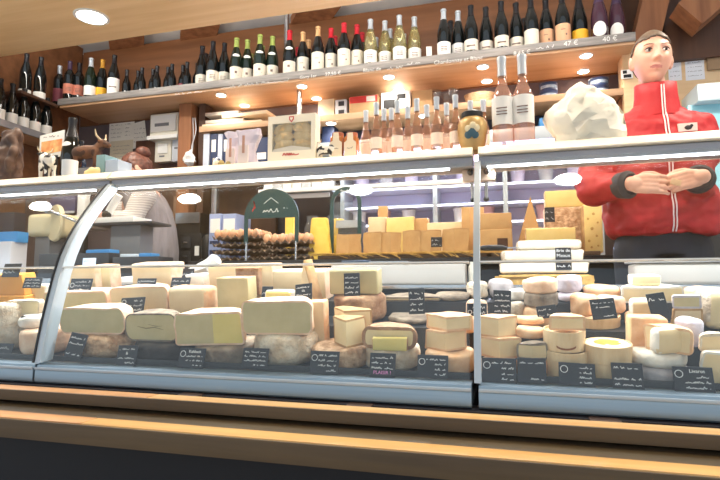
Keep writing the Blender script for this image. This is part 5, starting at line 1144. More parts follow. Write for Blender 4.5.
o = obj('paper_roll', bx(-.10, .10, 0, .05, 0, .07, .03, 5), PAPER, loc=(at(279, 270, Y=2.03).x, 2.03, ZW)); setp(o, 'white rolled paper on the back sill above the bright cream wedge', 'paper')
bm = bmesh.new(); rows = []
pa = [at(x, y, Y=2.03) for x, y in ((160, 276), (187, 270), (206, 264), (213, 256))]
loft(bm, [(0, 0, 0, .02, .012), (.05, 0, .006, .05, .02)], 8) if 0 else None
tube(bm, [(p_.x, 2.055, max(p_.z - .012, ZW + .014 + .012 * k)) for k, p_ in enumerate(pa)], [.010, .022, .034, .030], 10); wobble(bm, .012, 30, 2)
o = obj('paper_cone', bm, PAPER, sharp=16); setp(o, 'white crumpled paper cone on the back sill pointing up to the right', 'paper')
bm = bmesh.new(); tube(bm, [(at(110, 278, Y=2.05).x, 2.06, ZW + .02), (at(134, 272, Y=2.05).x, 2.06, ZW + .026)], [.016, .02], 9); wobble(bm, .012, 30, 5)
o = obj('paper_twist', bm, PAPER, sharp=16); setp(o, 'small white paper twist on the back sill, left of the wide pale block', 'paper')
# brie on straw mats
p0, p1 = at(492, 285, Y=2.02), at(598, 285, Y=2.02); xm, wb = (p0.x + p1.x) / 2, p1.x - p0.x
bm = bmesh.new()
for k in range(54):
    y = 2.022 + .105 * rng.random(); z = ZW + .004 + .030 * rng.random(); x = xm + rng.uniform(-.5, .5) * wb * .25
    tube(bm, [(x - wb * .36, y, z), (x, y + rng.uniform(-.004, .004), z + .002), (x + wb * .36, y, z)], .0032, 5)
box(bm, xm - wb * .47, xm + wb * .47, 2.026, 2.122, ZW, ZW + .032)
o = obj('straw_mat', bm, STRAW); setp(o, 'bundle of straw mats under the brie stack', 'straw mat', None, 'stuff')
zb = ZW + .042
for k, (a, b, y1, dz, lab, rz) in enumerate(((499, 590, 265, .045, 'lower white rinded brie slab on the straw mats', 0), (503, 585, 250, .040, 'middle white rinded brie slab of the brie stack', .06), (517, 582, 238, .034, 'topmost white rinded brie slab of the brie stack', -.05))):
    q0, q1 = at(a, 260, Y=2.03), at(b, 260, Y=2.03); w_ = q1.x - q0.x
    bm = wedge_block(w_, .085, dz, .012, 'f', 1, 0, .012, k); A_, B_ = split(bm)
    o = obj('brie_slab', A_, RD['mould'], loc=((q0.x + q1.x) / 2, 2.034, zb), rot=(0, 0, rz)); obj('cut_face', B_, PS['white'], o); setp(o, lab, 'cheese', 'brie slabs stacked on straw'); zb += dz + .0006
e = empty('cheese_knife', (at(506, 245, Y=2.03).x, 2.055, zb - .034), 'black handled cheese knife lying on the left of the brie stack', 'knife', None, R(-6)); e.location.z = zb - .0348 + 0.0005
bm = bmesh.new(); tube(bm, [(-.05, 0, .012), (-.02, 0, .013), (.03, 0, .012), (.05, 0, .009)], [.009, .012, .011, .006], 10); obj('handle', bm, BLACK, e)
bm = bmesh.new(); prism(bm, [(.05, .008), (.10, .010), (.10, .012), (.05, .013)], -.008, .008); obj('blade', bm, STEEL, e)
e.location.x -= .045
# ---- hard cheeses on straw on the back counter
def ct(x0, x1, yb, yt, Y, kind, rd, ps, label, **k): return C('ct%d' % SEED[0], 'hard_cheese', x0, x1, yb, yt, Y, kind, rd, ps, label, base=k.pop('base', ZB2 + .031), **k)
xa, xb = at(318, 262, Y=2.60).x, at(492, 262, Y=2.60).x
o = obj('straw_board', bx(xa, xb, 2.592, 2.96, ZB2 + .0005, ZB2 + .020, .003), pm('board_brown', c(96, 76, 60), .7)); setp(o, 'dark board under the straw and the tan cheese row', 'board')
bm = bmesh.new()
for k in range(420):
    x, y = rng.uniform(xa, xb), rng.uniform(2.585, 2.92) if k % 3 else rng.uniform(2.57, 2.62); a = rng.uniform(-.8, .8); L = rng.uniform(.03, .09); z = ZB2 + .0215 + rng.random() * .008
    dx, dy = L * math.cos(a), L * math.sin(a) * .5; zz = z - (.03 * rng.random() if y < 2.59 else 0)
    tube(bm, [(x - dx, y - dy, z), (x, y, z + .003), (x + dx, y + dy, zz)], .0018, 4)
o = obj('straw', bm, STRAW); setp(o, 'loose golden straw spread under the tan cheese row', 'straw', None, 'stuff')
for k, (a, b, yb, yt) in enumerate(((337, 361, 251, 234), (360, 381, 250, 232), (380, 401, 249, 232), (401, 420, 248, 230), (420, 441, 247, 230), (441, 468, 247, 228))):
    ct(a, b, yb, yt, 2.64, 'sector', 'tan', 'gold', '%s from the left in the row of tan cheese chunks on straw' % ORD[k], ang=150, rr=.004, rz=R((14, -20, 10, -14, 8, -10)[k]), group='row of tan cheese chunks on straw')
ct(386, 414, 236, 217, 2.80, 'block', 'tan', 'bright', 'bright yellow cheese slab behind the tan row', d=.06, rr=.004, cut='f')
ct(368, 386, 238, 217, 2.82, 'block', 'pink', 'beige', 'pinkish beige chunk left of the bright yellow slab', d=.06, rr=.004, cut='f')
ct(414, 428, 236, 218, 2.82, 'block', 'tan', 'gold', 'brown chunk right of the bright yellow slab', d=.06, rr=.004, cut='f')
ct(378, 387, 226, 206, 2.90, 'block', 'tan', 'gold', 'thin upright golden slice behind the bright yellow slab', d=.02, rr=.002, cut='f')
ct(427, 468, 236, 222, 2.82, 'block', 'tan', 'beige', 'long pale piece left behind the post in the hard cheese row', d=.07, rr=.004, cut='f')
ct(462, 484, 240, 207, 2.74, 'block', 'tan', 'gold', 'golden block seen right behind the post', d=.07, rr=.003, cut='f')
xa2, xb2 = at(484, 262, Y=2.62).x, at(600, 262, Y=2.62).x
o = obj('straw_board', bx(xa2 + .012, xb2, 2.592, 2.98, ZB2 + .0005, ZB2 + .020, .003), pm('board_brown', c(96, 76, 60), .7)); setp(o, 'dark board under the hard cheese pile right of the post', 'board')
zq = ZB2 + .0206
ct(480, 513, 262, 229, 2.66, 'block', 'tan', 'gold', 'tan block with a dark square hollow, right of the post', d=.08, rr=.003, cut='f', base=zq)
hb = TOPO['ct%d' % (SEED[0] - 1)]; obj('hollow', bx(.005, .055, -.002, -.0005, .028, .075), pm('hollow_brown', c(70, 44, 34), .8), hb)
ct(480, 512, 229, 213, 2.67, 'block', 'tan', 'gold', 'wide tan slab on top of the block with the hollow', d=.08, rr=.003, cut='f', base='ct%d' % (SEED[0] - 1))
ct(506, 518, 245, 212, 2.65, 'block', 'brown', 'gold', 'narrow brown slab beside the wide tan slab', d=.02, rr=.002, cut='f', base=zq) if 0 else None
ct(514, 545, 244, 196, 2.80, 'tri', 'tan', 'gold', 'tall triangular golden wedge in the hard cheese pile', base=zq, d=.05, apex=.05)
ct(526, 576, 246, 228, 2.66, 'block', 'tan', 'bright', 'long golden slab with a crumbly pale top before the hard cheese pile', d=.10, rr=.006, cut='f', base=zq)
cb = TOPO['ct%d' % (SEED[0] - 1)]; bm = bmesh.new()
for k in range(70): x, y = rng.uniform(-.115, .115), rng.uniform(.012, .09); a = rng.uniform(0, PI); tube(bm, [(x - .012 * math.cos(a), y - .012 * math.sin(a), .0), (x + .012 * math.cos(a), y + .012 * math.sin(a), .004)], .003, 4)
o = obj('shavings', bm, PS['cream'], cb, loc=(0, 0, TOP['ct%d' % (SEED[0] - 1)] - zq + .001)); o['kind'] = 'stuff'
ct(545, 584, 240, 207, 2.84, 'block', 'rough', 'beige', 'rough beige block under the bright top slab in the hard cheese pile', d=.09, rr=.006, cut='', base=zq)
ct(545, 585, 207, 190, 2.845, 'block', 'tan', 'bright', 'topmost bright slab of the hard cheese pile left of the woman', d=.08, rr=.004, cut='f', base='ct%d' % (SEED[0] - 1))
o = ct(583, 603, 246, 204, 2.76, 'block', 'tan', 'holey', 'pale yellow cheese slab full of holes beside the woman', d=.08, rr=.012, cut='fr', base=zq)
bm = bmesh.new(); hh = TOP['ct%d' % (SEED[0] - 1)] - zq
for (u, v, s) in ((-.02, .25, .007), (.015, .35, .006), (-.005, .5, .008), (.022, .62, .005), (-.022, .70, .006), (.004, .80, .007), (.02, .15, .005), (-.01, .12, .006)): ball(bm, (u, -.0005, hh * v), (s, .0018, s), 10)
obj('holes', bm, pm('cheese_hole', c(196, 158, 84), .7), o)
# yellow cheeses right of the eggs
p = at(318, 220, Y=2.76)
C('yl1', 'yellow_cheese', 307, 330, 246, 217, 2.74, 'block', 'lemon', 'lemon', 'jagged bright yellow cheese chunk right of the brown eggs', base=ZB2 + .0006, d=.09, rr=.008, taper=.42, lean=-.012, warp_=.035)
C('yl2', 'yellow_cheese', 285, 293, 232, 216, 2.94, 'block', 'lemon', 'lemon', 'yellow cheese block half hidden behind the green sign post', base=ZB2 + .0006, d=.03, rr=.004)
C('yl3', 'yellow_cheese', 330, 342, 246, 218, 2.93, 'sector', 'lemon', 'lemon', 'rounded yellow cheese behind the clear arched stand', base=ZB2 + .0006, ang=360, rr=.03)
# ---- left end behind the case: slicer, trays
e = empty('meat_slicer', (at(36, 225, Y=2.30).x, 2.30, .22), 'cream and steel slicing machine at the left behind the case', 'slicing machine')
q = lambda x, y, Y=2.30: at(x, y, Y=Y)
a, b = q(18, 236), q(56, 211)
bm = bx(a.x, b.x - .03, 2.24, 2.42, a.z, b.z, .035, 4); obj('motor_housing', bm, pm('cream_enamel', c(226, 214, 178), .35), e, world=True)
bm = bmesh.new(); cxx = q(50, 222); lathe(bm, [(0, 0), (.10, 0), (.105, .012), (.10, .024), (0, .03)], 30); xf(bm, (cxx.x, 2.25, cxx.z), rx=R(90), rz=R(-25)); obj('blade_guard', bm, pm('cream_enamel', c(226, 214, 178), .35), e, world=True)
obj('column', bx(a.x + .05, b.x - .10, 2.26, 2.40, .94, a.z, .005), MGREY, e, world=True)
bm = bmesh.new(); t0, t1 = q(32, 207, 2.2), q(66, 221, 2.2); tube(bm, [(t0.x, 2.2, t0.z), (t1.x, 2.2, t1.z)], .009, 10); ball(bm, (t0.x, 2.2, t0.z), .025, 12); obj('lever', bm, STEEL, e, world=True)
obj('foot', bx(a.x - .02, b.x + .06, 2.22, 2.44, .90, .94, .004), DGREY, e, world=True)
e.location.z = .90; e.location.y += .105
for ch in e.children: ch.location.z -= .68
o = obj('work_table', bx(-3.3, -1.73, 2.16, 2.56, .86, .899, .003), STEEL); setp(o, 'steel work table behind the left cases carrying the slicer', 'table')
for x in (-3.25, -1.80):
    for y in (2.19, 2.50): obj('leg', bx(x, x + .04, y, y + .03, .221 - .0, .86), STEEL, o)
boxpx('black_tray_box', 38, 108, 254, 268, 2.18, .10, pm('dark_tray', c(38, 40, 46), .4), 'dark tray box on the steel table behind the slanted frame', 'box', z0=.8996)
boxpx('black_tray_box', 112, 158, 257, 268, 2.18, .12, pm('dark_tray', c(38, 40, 46), .4), 'dark tray box on the steel table below the grey vest', 'box', z0=.8996)
for k, (a_, b_, y0, y1, Y, lab, m) in enumerate(((84, 110, 252, 259, 2.2, 'bright blue packet lying on the dark tray box by the slanted frame', BLUE), (137, 150, 251, 257, 2.22, 'small blue packet lying on the dark tray box below the grey vest', BLUE), (112, 134, 240, 248, 2.24, 'white and blue packet behind the dark trays', pm('pack_white', c(214, 226, 240), .5)))):
    q0, q1 = at(a_, y1, Y=Y), at(b_, y0, Y=Y); zz = {0: at(73, 254, Y=2.18).z, 1: at(135, 257, Y=2.18).z, 2: at(135, 257, Y=2.18).z}[k] + .0006
    o = obj('packet', bx(-(q1.x - q0.x) / 2, (q1.x - q0.x) / 2, 0, .07 - .03 * (k == 2), 0, .022, .006), m, loc=((q0.x + q1.x) / 2, Y + .01 * k, zz), rot=(0, 0, .1 * (k - 1))); setp(o, lab, 'packet')
boxpx('dark_appliance', -10, 13, 213, 262, 2.45, .08, pm('appliance_dark', c(44, 40, 52), .4), 'dark appliance at the left edge of the picture beside the slicer', 'machine', z0=.8996)
boxpx('white_bin', -14, 10, 242, 278, 2.18, .1, pm('bin_white', c(206, 206, 214), .5), 'pale bin in front of the dark appliance at the left edge', 'bin', z0=.8996)
boxpx('blue_cloth', -4, 17, 232, 243, 2.20, .07, BLUE, 'bright blue folded cloth on the pale bin at the left edge', 'cloth', z0=at(8, 242, Y=2.18).z + .0006)
boxpx('screen_box', 50, 75, 193, 213, 2.75, .05, pm('dusk_screen', c(84, 78, 110), .35), 'bluish dark flat screen behind the slicer lever', 'screen', parts=(('bezel', .0, 1.0, .0, .1, LGREY, .006),))
boxpx('upright_divider', 77, 85, 192, 224, 2.74, .04, WHITE, 'narrow white upright panel right of the bluish screen', 'panel')
bm = bmesh.new(); 
for k, (nm) in enumerate(('screen_box', 'upright_divider')):
    o = COL.objects[nm]; zc = o.location.z
    s = obj('stand', bx(-.03, .03, .01, .04, -(zc - .8996) if 0 else -(zc - .222), -.0005), DGREY, o)
boxpx('wall_screen', 0, 48, 192, 236, 3.0, .05, pm('dim_brown', c(92, 74, 70), .7), 'dim brown cupboard at far left behind the slicer', 'cupboard', z0=.222)
# slicer carriage in front of the grey vest person
e = empty('slicer_table', (at(125, 225, Y=2.5).x, 2.50, .8996), 'dark edged cutting table with a white tube under the worker sleeve', 'slicing table')
a, b = q(100, 227, 2.45), q(160, 222, 2.45)
obj('top_plate', bx(a.x, b.x, 2.38, 2.555, a.z, a.z + .014, .003), DGREY, e, world=True); obj('white_top', bx(a.x + .02, b.x - .12, 2.385, 2.54, a.z + .0145, a.z + .045, .004), WHITE, e, world=True)
obj('pedestal', bx(a.x + .1, b.x - .1, 2.42, 2.53, .8998, a.z, .004), MGREY, e, world=True)
bm = bmesh.new(); t0, t1 = q(108, 214, 2.42), q(119, 195, 2.42); tube(bm, [(t0.x, 2.42, t0.z), (t1.x, 2.42, t1.z)], .022, 14); obj('white_tube', bm, WHITE, e, world=True)
bm = bmesh.new(); ball(bm, (t0.x, 2.41, t0.z - .005), .026, 12); tube(bm, [(t0.x, 2.41, t0.z), (t0.x + .0, 2.41, a.z + .04)], .014, 10); obj('knob', bm, BLACK, e, world=True)
# ---- right end: hood, blue cabinet, counter
boxpx('blue_hood', 697, 760, 84, 96, 3.05, .25, pm('hood_white', c(206, 226, 236), .35), 'pale blue white hood edge behind the woman at right', 'hood', parts=())
boxpx('glass_cabinet', 690, 760, 105, 205, 3.12, .2, pm('ice_blue', c(150, 214, 232), .35), 'light blue cabinet behind the woman at the right edge', 'cabinet', z0=.222)
boxpx('side_counter', 692, 770, 207, 300, 2.72, .36, pm('side_counter_wood', c(168, 146, 124), .6), 'pale wooden side counter behind the woman at right', 'counter', z0=.222)
p = at(713, 240, Y=2.5); bm = bmesh.new(); ball(bm, (0, 0, .05), (.06, .05, .05), 16); box(bm, -.05, .05, -.04, .04, 0, .03)
boxpx('till', 706, 760, 232, 262, 2.42, .2, DGREY, 'dark till at the right edge beside the woman', 'till', z0=.222)
zt_ = at(728, 232, Y=2.42).z
bm2 = bx(-.09, .09, 0, .14, 0, .055, .02, 4); bm.free(); o = obj('white_machine', bm2, WHITE, loc=(at(722, 232, Y=2.42).x, 2.44, zt_ + .0006)); setp(o, 'rounded white machine standing on the dark till at the right edge', 'machine')
p = at(664, 60, Y=3.33)
for k, (a_, b_, y0, y1, lab) in enumerate(((667, 682, 47, 80, 'white sheet pinned to the pale wall right of the face'), (684, 705, 48, 79, 'second white sheet pinned to the pale wall, further right'))):
    p0, p1 = at(a_, y0, Y=3.338), at(b_, y1, Y=3.338); w_, h = p1.x - p0.x, p0.z - p1.z
    e = empty('wall_sheet', ((p0.x + p1.x) / 2, 3.339, p1.z), lab, 'notice', 'white sheets on the pale wall')
    obj('sheet', bx(-w_ / 2, w_ / 2, -.0015, 0, 0, h), pm('cool_paper', c(226, 230, 238), .8), e); bm = bmesh.new()
    for j in range(6): scrawl(bm, -w_ * .38, w_ * .38, h * (.12 + .13 * j), h * .035, -.002, .0015)
    obj('lettering', bm, MGREY, e)
boxpx('wall_board', 707, 730, 44, 68, 3.32, .015, pm('khaki_board', c(150, 124, 96), .8), 'khaki board at the right edge of the pale wall', 'board')
boxpx('switch_sign', 621, 633, 70, 78, 3.172, .006, WHITE, 'small white sign with black print on the wooden upright left of the face', 'sign', parts=(('print', .15, .5, .55, .9, BLACKM, .001), ('print', .2, .85, .1, .45, BLACKM, .001)))

bm = bmesh.new(); tube(bm, [(-.055, -.0005, .052), (-.02, -.001, .046), (.015, -.001, .050), (.05, -.0005, .042)], [.0006, .0016, .0014, .0005], 5); tube(bm, [(-.01, -.001, .06), (.02, -.001, .054), (.045, -.001, .055)], [.0005, .0012, .0004], 5)
obj('crack', bm, pm('crack_brown', c(120, 104, 70), .8), TOPO['Cc'])
# ================================================================== PEOPLE
SKIN = pm('skin', c(226, 178, 156), .5, 0, c(214, 160, 138), 10, sss=.12)
LIPS = pm('lips', c(190, 122, 114), .45)
HAIR = pm('hair_dark_blond', c(112, 95, 80), .5, 0, c(80, 66, 55), 60, (1, .2, 1))
BROW = pm('brow', c(96, 74, 62), .8)
EYEW, EYEI = pm('eye_white', c(232, 228, 224), .25), pm('eye_dark', c(52, 44, 42), .2)
def g(a, s): return math.exp(-(a / s) ** 2)
def head_point(u):
    """unit direction -> point on a human head; face towards -y"""
    x, y, z = u.x * .074, u.y * .094, u.z * .116
    if z < .01:
        t = (.01 - z) / .126; x *= 1 - .40 * t ** 1.5; y = y * (1 - .55 * t) if y > 0 else y * (1 - .06 * t)
    if z > .05: x *= 1 - .10 * ((z - .05) / .066) ** 2
    if y < 0:
        f = min(1, -y / .05)
        y *= .93
        rid = 0 if z > .03 else (max(0, (.03 - z) / .058) if z > -.028 else max(0, 1 - (-.028 - z) / .009))
        y -= f * .024 * g(x, .0085 + .004 * rid) * min(1, rid) ** .8
        y -= f * .007 * g(abs(x) - .011, .006) * g(z + .028, .007)
        y += f * .011 * g(abs(x) - .031, .015) * g(z - .010, .012)
        y -= f * .005 * g(z - .032, .010) * g(x, .045)
        y -= f * .004 * g(abs(x) - .042, .018) * g(z + .018, .02)
        y -= f * (.0065 * g(z + .052, .005) + .0065 * g(z + .063, .0055)) * g(x, .020)
        y += f * .004 * g(z + .0575, .0022) * g(x, .022)
        y -= f * .008 * g(z + .092, .014) * g(x, .018)
        y += f * .003 * g(z + .074, .006) * g(x, .02)
    return Vector((x, y, z))
def head_bm(bm, M):
    b = bmesh.new(); bmesh.ops.create_icosphere(b, subdivisions=5, radius=1)
    for v in b.verts: v.co = head_point(v.co.normalized())
    for s in (-1, 1):
        ball(b, (s * .074, .012, -.006), (.009, .018, .031), 12, Matrix.Rotation(s * .3, 4, 'Z')); ball(b, (s * .071, .006, -.028), (.008, .010, .012), 8)
    bmesh.ops.transform(b, matrix=M, verts=b.verts[:]); merge(bm, b)
def hand(bm, wr, d, s, n, L=.175, curl=.5, flip=1):
    """wrist, finger direction, thumb-side direction, back-of-hand normal"""
    wr, d, s, n = Vector(wr), Vector(d).normalized(), Vector(s).normalized(), Vector(n).normalized()
    P = lambda a, b, h: wr + d * a * L + s * b * L + n * h * L
    chain(bm, [P(-.06, 0, 0), P(.06, 0, 0)], [.027, .026])
    for b0, b1 in ((.12, .17), (.04, .06), (-.05, -.06), (-.12, -.16)):
        chain(bm, [P(.08, b0, 0), P(.30, b1 * .95, .02), P(.50, b1, .0)], [.017, .0155, .0125], 12)
    for b1, ln in ((.20, .40), (.068, .46), (-.068, .43), (-.195, .33)):
        a0 = P(.50, b1, 0); seg = [.44, .32, .26]; ang = curl * .45; pts = [a0]
        for k, q in enumerate(seg):
            dd = d * math.cos(ang) - n * math.sin(ang); pts.append(pts[-1] + (dd + s * b1 * .10) * (ln * q * L)); ang += curl * .6
        chain(bm, pts, [.0092, .0082, .0074, .0064], 10)
    t = [P(.10, .12, -.02), P(.28, .27, -.08), P(.46, .31, -.13), P(.62, .27, -.16)]
    chain(bm, t, [.016, .0135, .011, .0085], 10)
# ---------- woman in the red jacket
WX, WY, WZ = .632, 2.33, .22
e = empty('person', (WX, WY, WZ), 'person in a red zipped jacket with tied back hair standing behind the counter, hands together', 'person')
hc = at(653, 58, Y=2.30); hc.y = 2.325
MH = Matrix.Translation(hc) @ Matrix.Rotation(R(1), 4, 'Z') @ Matrix.Rotation(R(3), 4, 'Y') @ Matrix.Rotation(R(-1), 4, 'X')
bm = bmesh.new(); head_bm(bm, MH)
chain(bm, [(hc.x + .002, 2.352, hc.z - .06), (WX + .01, 2.368, 1.60), (WX, 2.37, 1.53)], [.047, .050, .060], 18)
loft(bm, [(WX, 2.36, 1.02, .15, .085), (WX, 2.36, 1.18, .135, .085), (WX, 2.36, 1.35, .155, .095), (WX, 2.365, 1.50, .165, .08), (WX, 2.37, 1.565, .10, .055)], 24)
shl, shr = Vector((WX - .165, 2.37, 1.515)), Vector((WX + .160, 2.37, 1.51))
ell, elr = at(588, 189, Y=2.24), at(701, 184, Y=2.20)
ell = Vector((ell.x + .02, 2.26, ell.z)); elr = Vector((elr.x + .005, 2.28, elr.z))
wl, wr_ = at(633, 184, Y=2.09), at(700, 177, Y=2.09)
chain(bm, [Vector((WX - .1, 2.37, 1.5)), shl, ell, wl], [.05, .048, .040, .027]); chain(bm, [Vector((WX + .1, 2.37, 1.5)), shr, elr, wr_], [.05, .048, .040, .027])
hand(bm, wl, (1, -.02, -.05), (.05, .15, 1), (-.08, -1, .16), .150, .5)
hand(bm, wr_, (-1, -.10, -.20), (-.2, .15, 1), (.12, -1, .16), .135, 1.25)
for s in (-1, 1): chain(bm, [(WX + s * .085, 2.36, 1.02), (WX + s * .09, 2.35, .66), (WX + s * .09, 2.37, .30), (WX + s * .09, 2.30, .255)], [.088, .062, .045, .034])
bm = remesh(bm, .0031, 2, .4)
MI = MH.inverted()
for f in bm.faces:
    q = MI @ f.calc_center_median()
    if q.y < -.05 and abs(q.x) < .022 and abs(q.z + .0575) < .0068 * (1 - (q.x / .024) ** 2) ** .5: f.material_index = 1
obj('body', bm, [SKIN, LIPS], e, world=True, sharp=80)
def hair_cap(e, M, mat, test, off=.007):
    b = bmesh.new(); bmesh.ops.create_icosphere(b, subdivisions=5, radius=1)
    for v in b.verts: v.co = head_point(v.co.normalized()) * (1 + off / .09)
    bmesh.ops.delete(b, geom=[v for v in b.verts if not test(v.co)], context='VERTS')
    r = bmesh.ops.extrude_face_region(b, geom=b.faces[:])
    for v in [q for q in r['geom'] if isinstance(q, bmesh.types.BMVert)]: v.co *= .95
    bmesh.ops.transform(b, matrix=M, verts=b.verts[:]); return b
b = hair_cap(e, MH, HAIR, lambda q: (q.z > .062 + .25 * (q.y + .07) * -1 * 0 and q.y < -.02 and q.z > .070 - 9 * q.x * q.x) or (q.y >= -.02 and q.z > -.025 + (.05 - q.y) * .65) or (q.y > .05 and q.z > -.07))
ball(b, MH @ Vector((0, .105, .03)), (.035, .032, .035), 12)
obj('hair', b, HAIR, e, world=True, sharp=80)
for s in (-1, 1):
    ec = Vector((s * .0305, -.0755, .0100))
    bm = bmesh.new(); ball(bm, ec, (.0125, .0085, .0052), 14); n0 = len(bm.faces); ball(bm, ec + Vector((.0015, -.0055, -.0003)), (.0060, .0042, .0052), 12)
    bm.faces.ensure_lookup_table()
    for f in bm.faces[n0:]: f.material_index = 1
    bmesh.ops.transform(bm, matrix=MH, verts=bm.verts[:]); ey = obj('eye', bm, [EYEW, EYEI], e, world=True)
    bm = bmesh.new(); tube(bm, [MH @ Vector((s * .0305 + t * .0150, -.0845 + t * t * .0065, .0170 - t * t * .0055)) for t in (-1, -.6, -.2, .2, .6, 1)], [.0012, .0022, .0026, .0026, .0022, .0012], 6); obj('eyelid', bm, pm('lash', c(70, 48, 42), .7), ey, world=True)
    bm = bmesh.new(); tube(bm, [MH @ Vector((s * (.0315 + t * .0185), -.0895 + (t * t * .010 if t > 0 else .002 * t * t) , .0315 - (.004 * t * t if t > 0 else .001) )) for t in (-1, -.5, 0, .5, 1)], [.0012, .0020, .0022, .0018, .0010], 6); obj('eyebrow', bm, BROW, e, world=True)
# jacket
JR = pm('red_jacket', c(186, 26, 34), .6, 0, c(162, 18, 28), 5, bump=.35, bscale=22)
bm = bmesh.new()
zj = at(655, 233, Y=2.24).z
loft(bm, [(WX + .002, 2.35, zj - .006, .185, .122), (WX, 2.35, zj + .02, .205, .135), (WX + .004, 2.35, zj + .09, .225, .145), (WX, 2.35, zj + .17, .205, .135), (WX, 2.355, zj + .27, .190, .132), (WX, 2.36, zj + .36, .195, .13), (WX, 2.365, zj + .44, .190, .112), (WX, 2.37, zj + .49, .155, .090), (WX + .002, 2.365, zj + .535, .088, .074), (WX + .004, 2.36, zj + .56, .072, .066)], 30, p=2.3)
cl_ = wl + (ell - wl) * .25; cr_ = wr_ + (elr - wr_) * .30
chain(bm, [Vector((WX - .12, 2.37, 1.50)), shl + Vector((.0, 0, -.012)), shl.lerp(ell, .5) + Vector((-.012, 0, 0)), ell, cl_], [.074, .074, .070, .066, .050], 18)
chain(bm, [Vector((WX + .12, 2.37, 1.50)), shr + Vector((.0, 0, -.012)), shr.lerp(elr, .5) + Vector((.012, 0, 0)), elr, cr_], [.074, .070, .066, .064, .050], 18)
bm = remesh(bm, .0065, 8, .6)
bm.normal_update()
for v in bm.verts:
    q = v.co; k = noise.noise(Vector((q.x * 9, q.y * 9, q.z * 22))) * .013 + noise.noise(q * 30) * .006
    v.co += v.normal * k
obj('jacket', bm, JR, e, world=True, sharp=80)
# stand-up collar, open at the front
b = bmesh.new(); rows = []
cc = Vector((WX + .006, 2.355, 0))
for z, rx, ry, dz in ((1.545, .100, .082, 0), (1.585, .088, .078, .004), (1.625, .080, .076, .008), (1.672, .078, .076, .014), (1.676, .072, .070, .014), (1.60, .070, .066, .006)):
    row = []
    for k in range(29):
        a = R(-90 + 1) + R(358.5) * k / 28; fr = max(0, -math.sin(a))
        row.append(b.verts.new((cc.x + rx * math.cos(a), cc.y + ry * math.sin(a) - .006 * fr, z + .018 * (z > 1.6) - .018 * fr * max(0, (z - 1.545) / .12) + dz * .5)))
    rows.append(row)
for A_, B_ in zip(rows, rows[1:]):
    for k in range(28): b.faces.new((A_[k], A_[k + 1], B_[k + 1], B_[k]))
obj('collar', b, JR, e, world=True, sharp=60)
# zip: pale double line following the jacket front
jk = [o for o in e.children if o.name.startswith('jacket')][0]
from mathutils.bvhtree import BVHTree
def front_of(o, x, z):
    bv = BVHTree.FromObject(o, bpy.context.evaluated_depsgraph_get()); M = parent_matrix(o)
    h = bv.ray_cast(M.inverted() @ Vector((x, 1.0, z)), Vector((0, 1, 0))); return (M @ h[0]) if h[0] else None
bpy.context.view_layer.update()
ZIP = pm('zip_pale', c(232, 214, 214), .5)
bm = bmesh.new()
for s in (-1, 1):
    pts = []
    for k in range(26):
        z = zj + .004 + k * .0215; xx = WX + .012 + s * .0055
        h = front_of(jk, xx, z)
        if h: pts.append(h + Vector((0, -.0025, 0)))
    tube(bm, pts, .0028, 6)
for s in (-1, 1):
    tube(bm, [(cc.x + .004 + s * .0045, cc.y - ry - .009, z) for z, ry in ((1.535, .083), (1.575, .079), (1.62, .077), (1.665, .077))], .0026, 6)
obj('zip', bm, ZIP, e, world=True)
bm = bmesh.new(); h = front_of(jk, WX + .085, at(683, 128, Y=2.25).z)
if h:
    box(bm, h.x - .035, h.x + .032, h.y - .006, h.y + .014, h.z - .014, h.z + .018); n0 = len(bm.faces); ball(bm, (h.x, h.y - .007, h.z), (.014, .003, .009), 10); ball(bm, (h.x + .012, h.y - .007, h.z + .007), (.006, .003, .006), 8); bm.faces.ensure_lookup_table()
    for f in bm.faces[n0:]: f.material_index = 1
obj('badge', bm, [pm('badge_pale', c(226, 206, 200), .6), INK], e, world=True)
CUFF = pm('dark_cuff', c(52, 50, 56), .8, bump=.2, bscale=80)
for w_, c_ in ((wl, cl_), (wr_, cr_)):
    bm = bmesh.new(); dd = (w_ - c_).normalized(); tube(bm, [c_ - dd * .01, c_ + dd * .030, w_ - dd * .012, w_ - dd * .006, w_ - dd * .006], [.049, .053, .042, .040, .030], 20); obj('cuff', bm, CUFF, e, world=True)
bm = bmesh.new(); loft(bm, [(WX, 2.36, .98, .165, .105), (WX, 2.36, zj + .05, .175, .112)], 24)
for s in (-1, 1): chain(bm, [(WX + s * .085, 2.36, 1.0), (WX + s * .092, 2.35, .66), (WX + s * .092, 2.37, .29)], [.098, .078, .066], 18)
bm = remesh(bm, .010, 4); obj('trousers', bm, pm('navy_trousers', c(34, 38, 52), .8, 0, c(26, 30, 42), 14), e, world=True, sharp=80)
for s in (-1, 1):
    bm = bmesh.new(); chain(bm, [(WX + s * .09, 2.385, .27), (WX + s * .092, 2.25, .255)], [.0485, .034], 14); obj('shoe', bm, BLACKM, e, world=True)
# small pale slip held between the fingers
p = at(680, 183, Y=2.08); bm = bx(-.022, .022, -.004, .004, -.010, .012, .002); xf(bm, (p.x - .01, 2.075, p.z), ry=.35); o = obj('paper_slip', bm, pm('beige_slip', c(214, 178, 140), .7)); setp(o, 'small beige slip held between the hands of the person in red', 'slip')
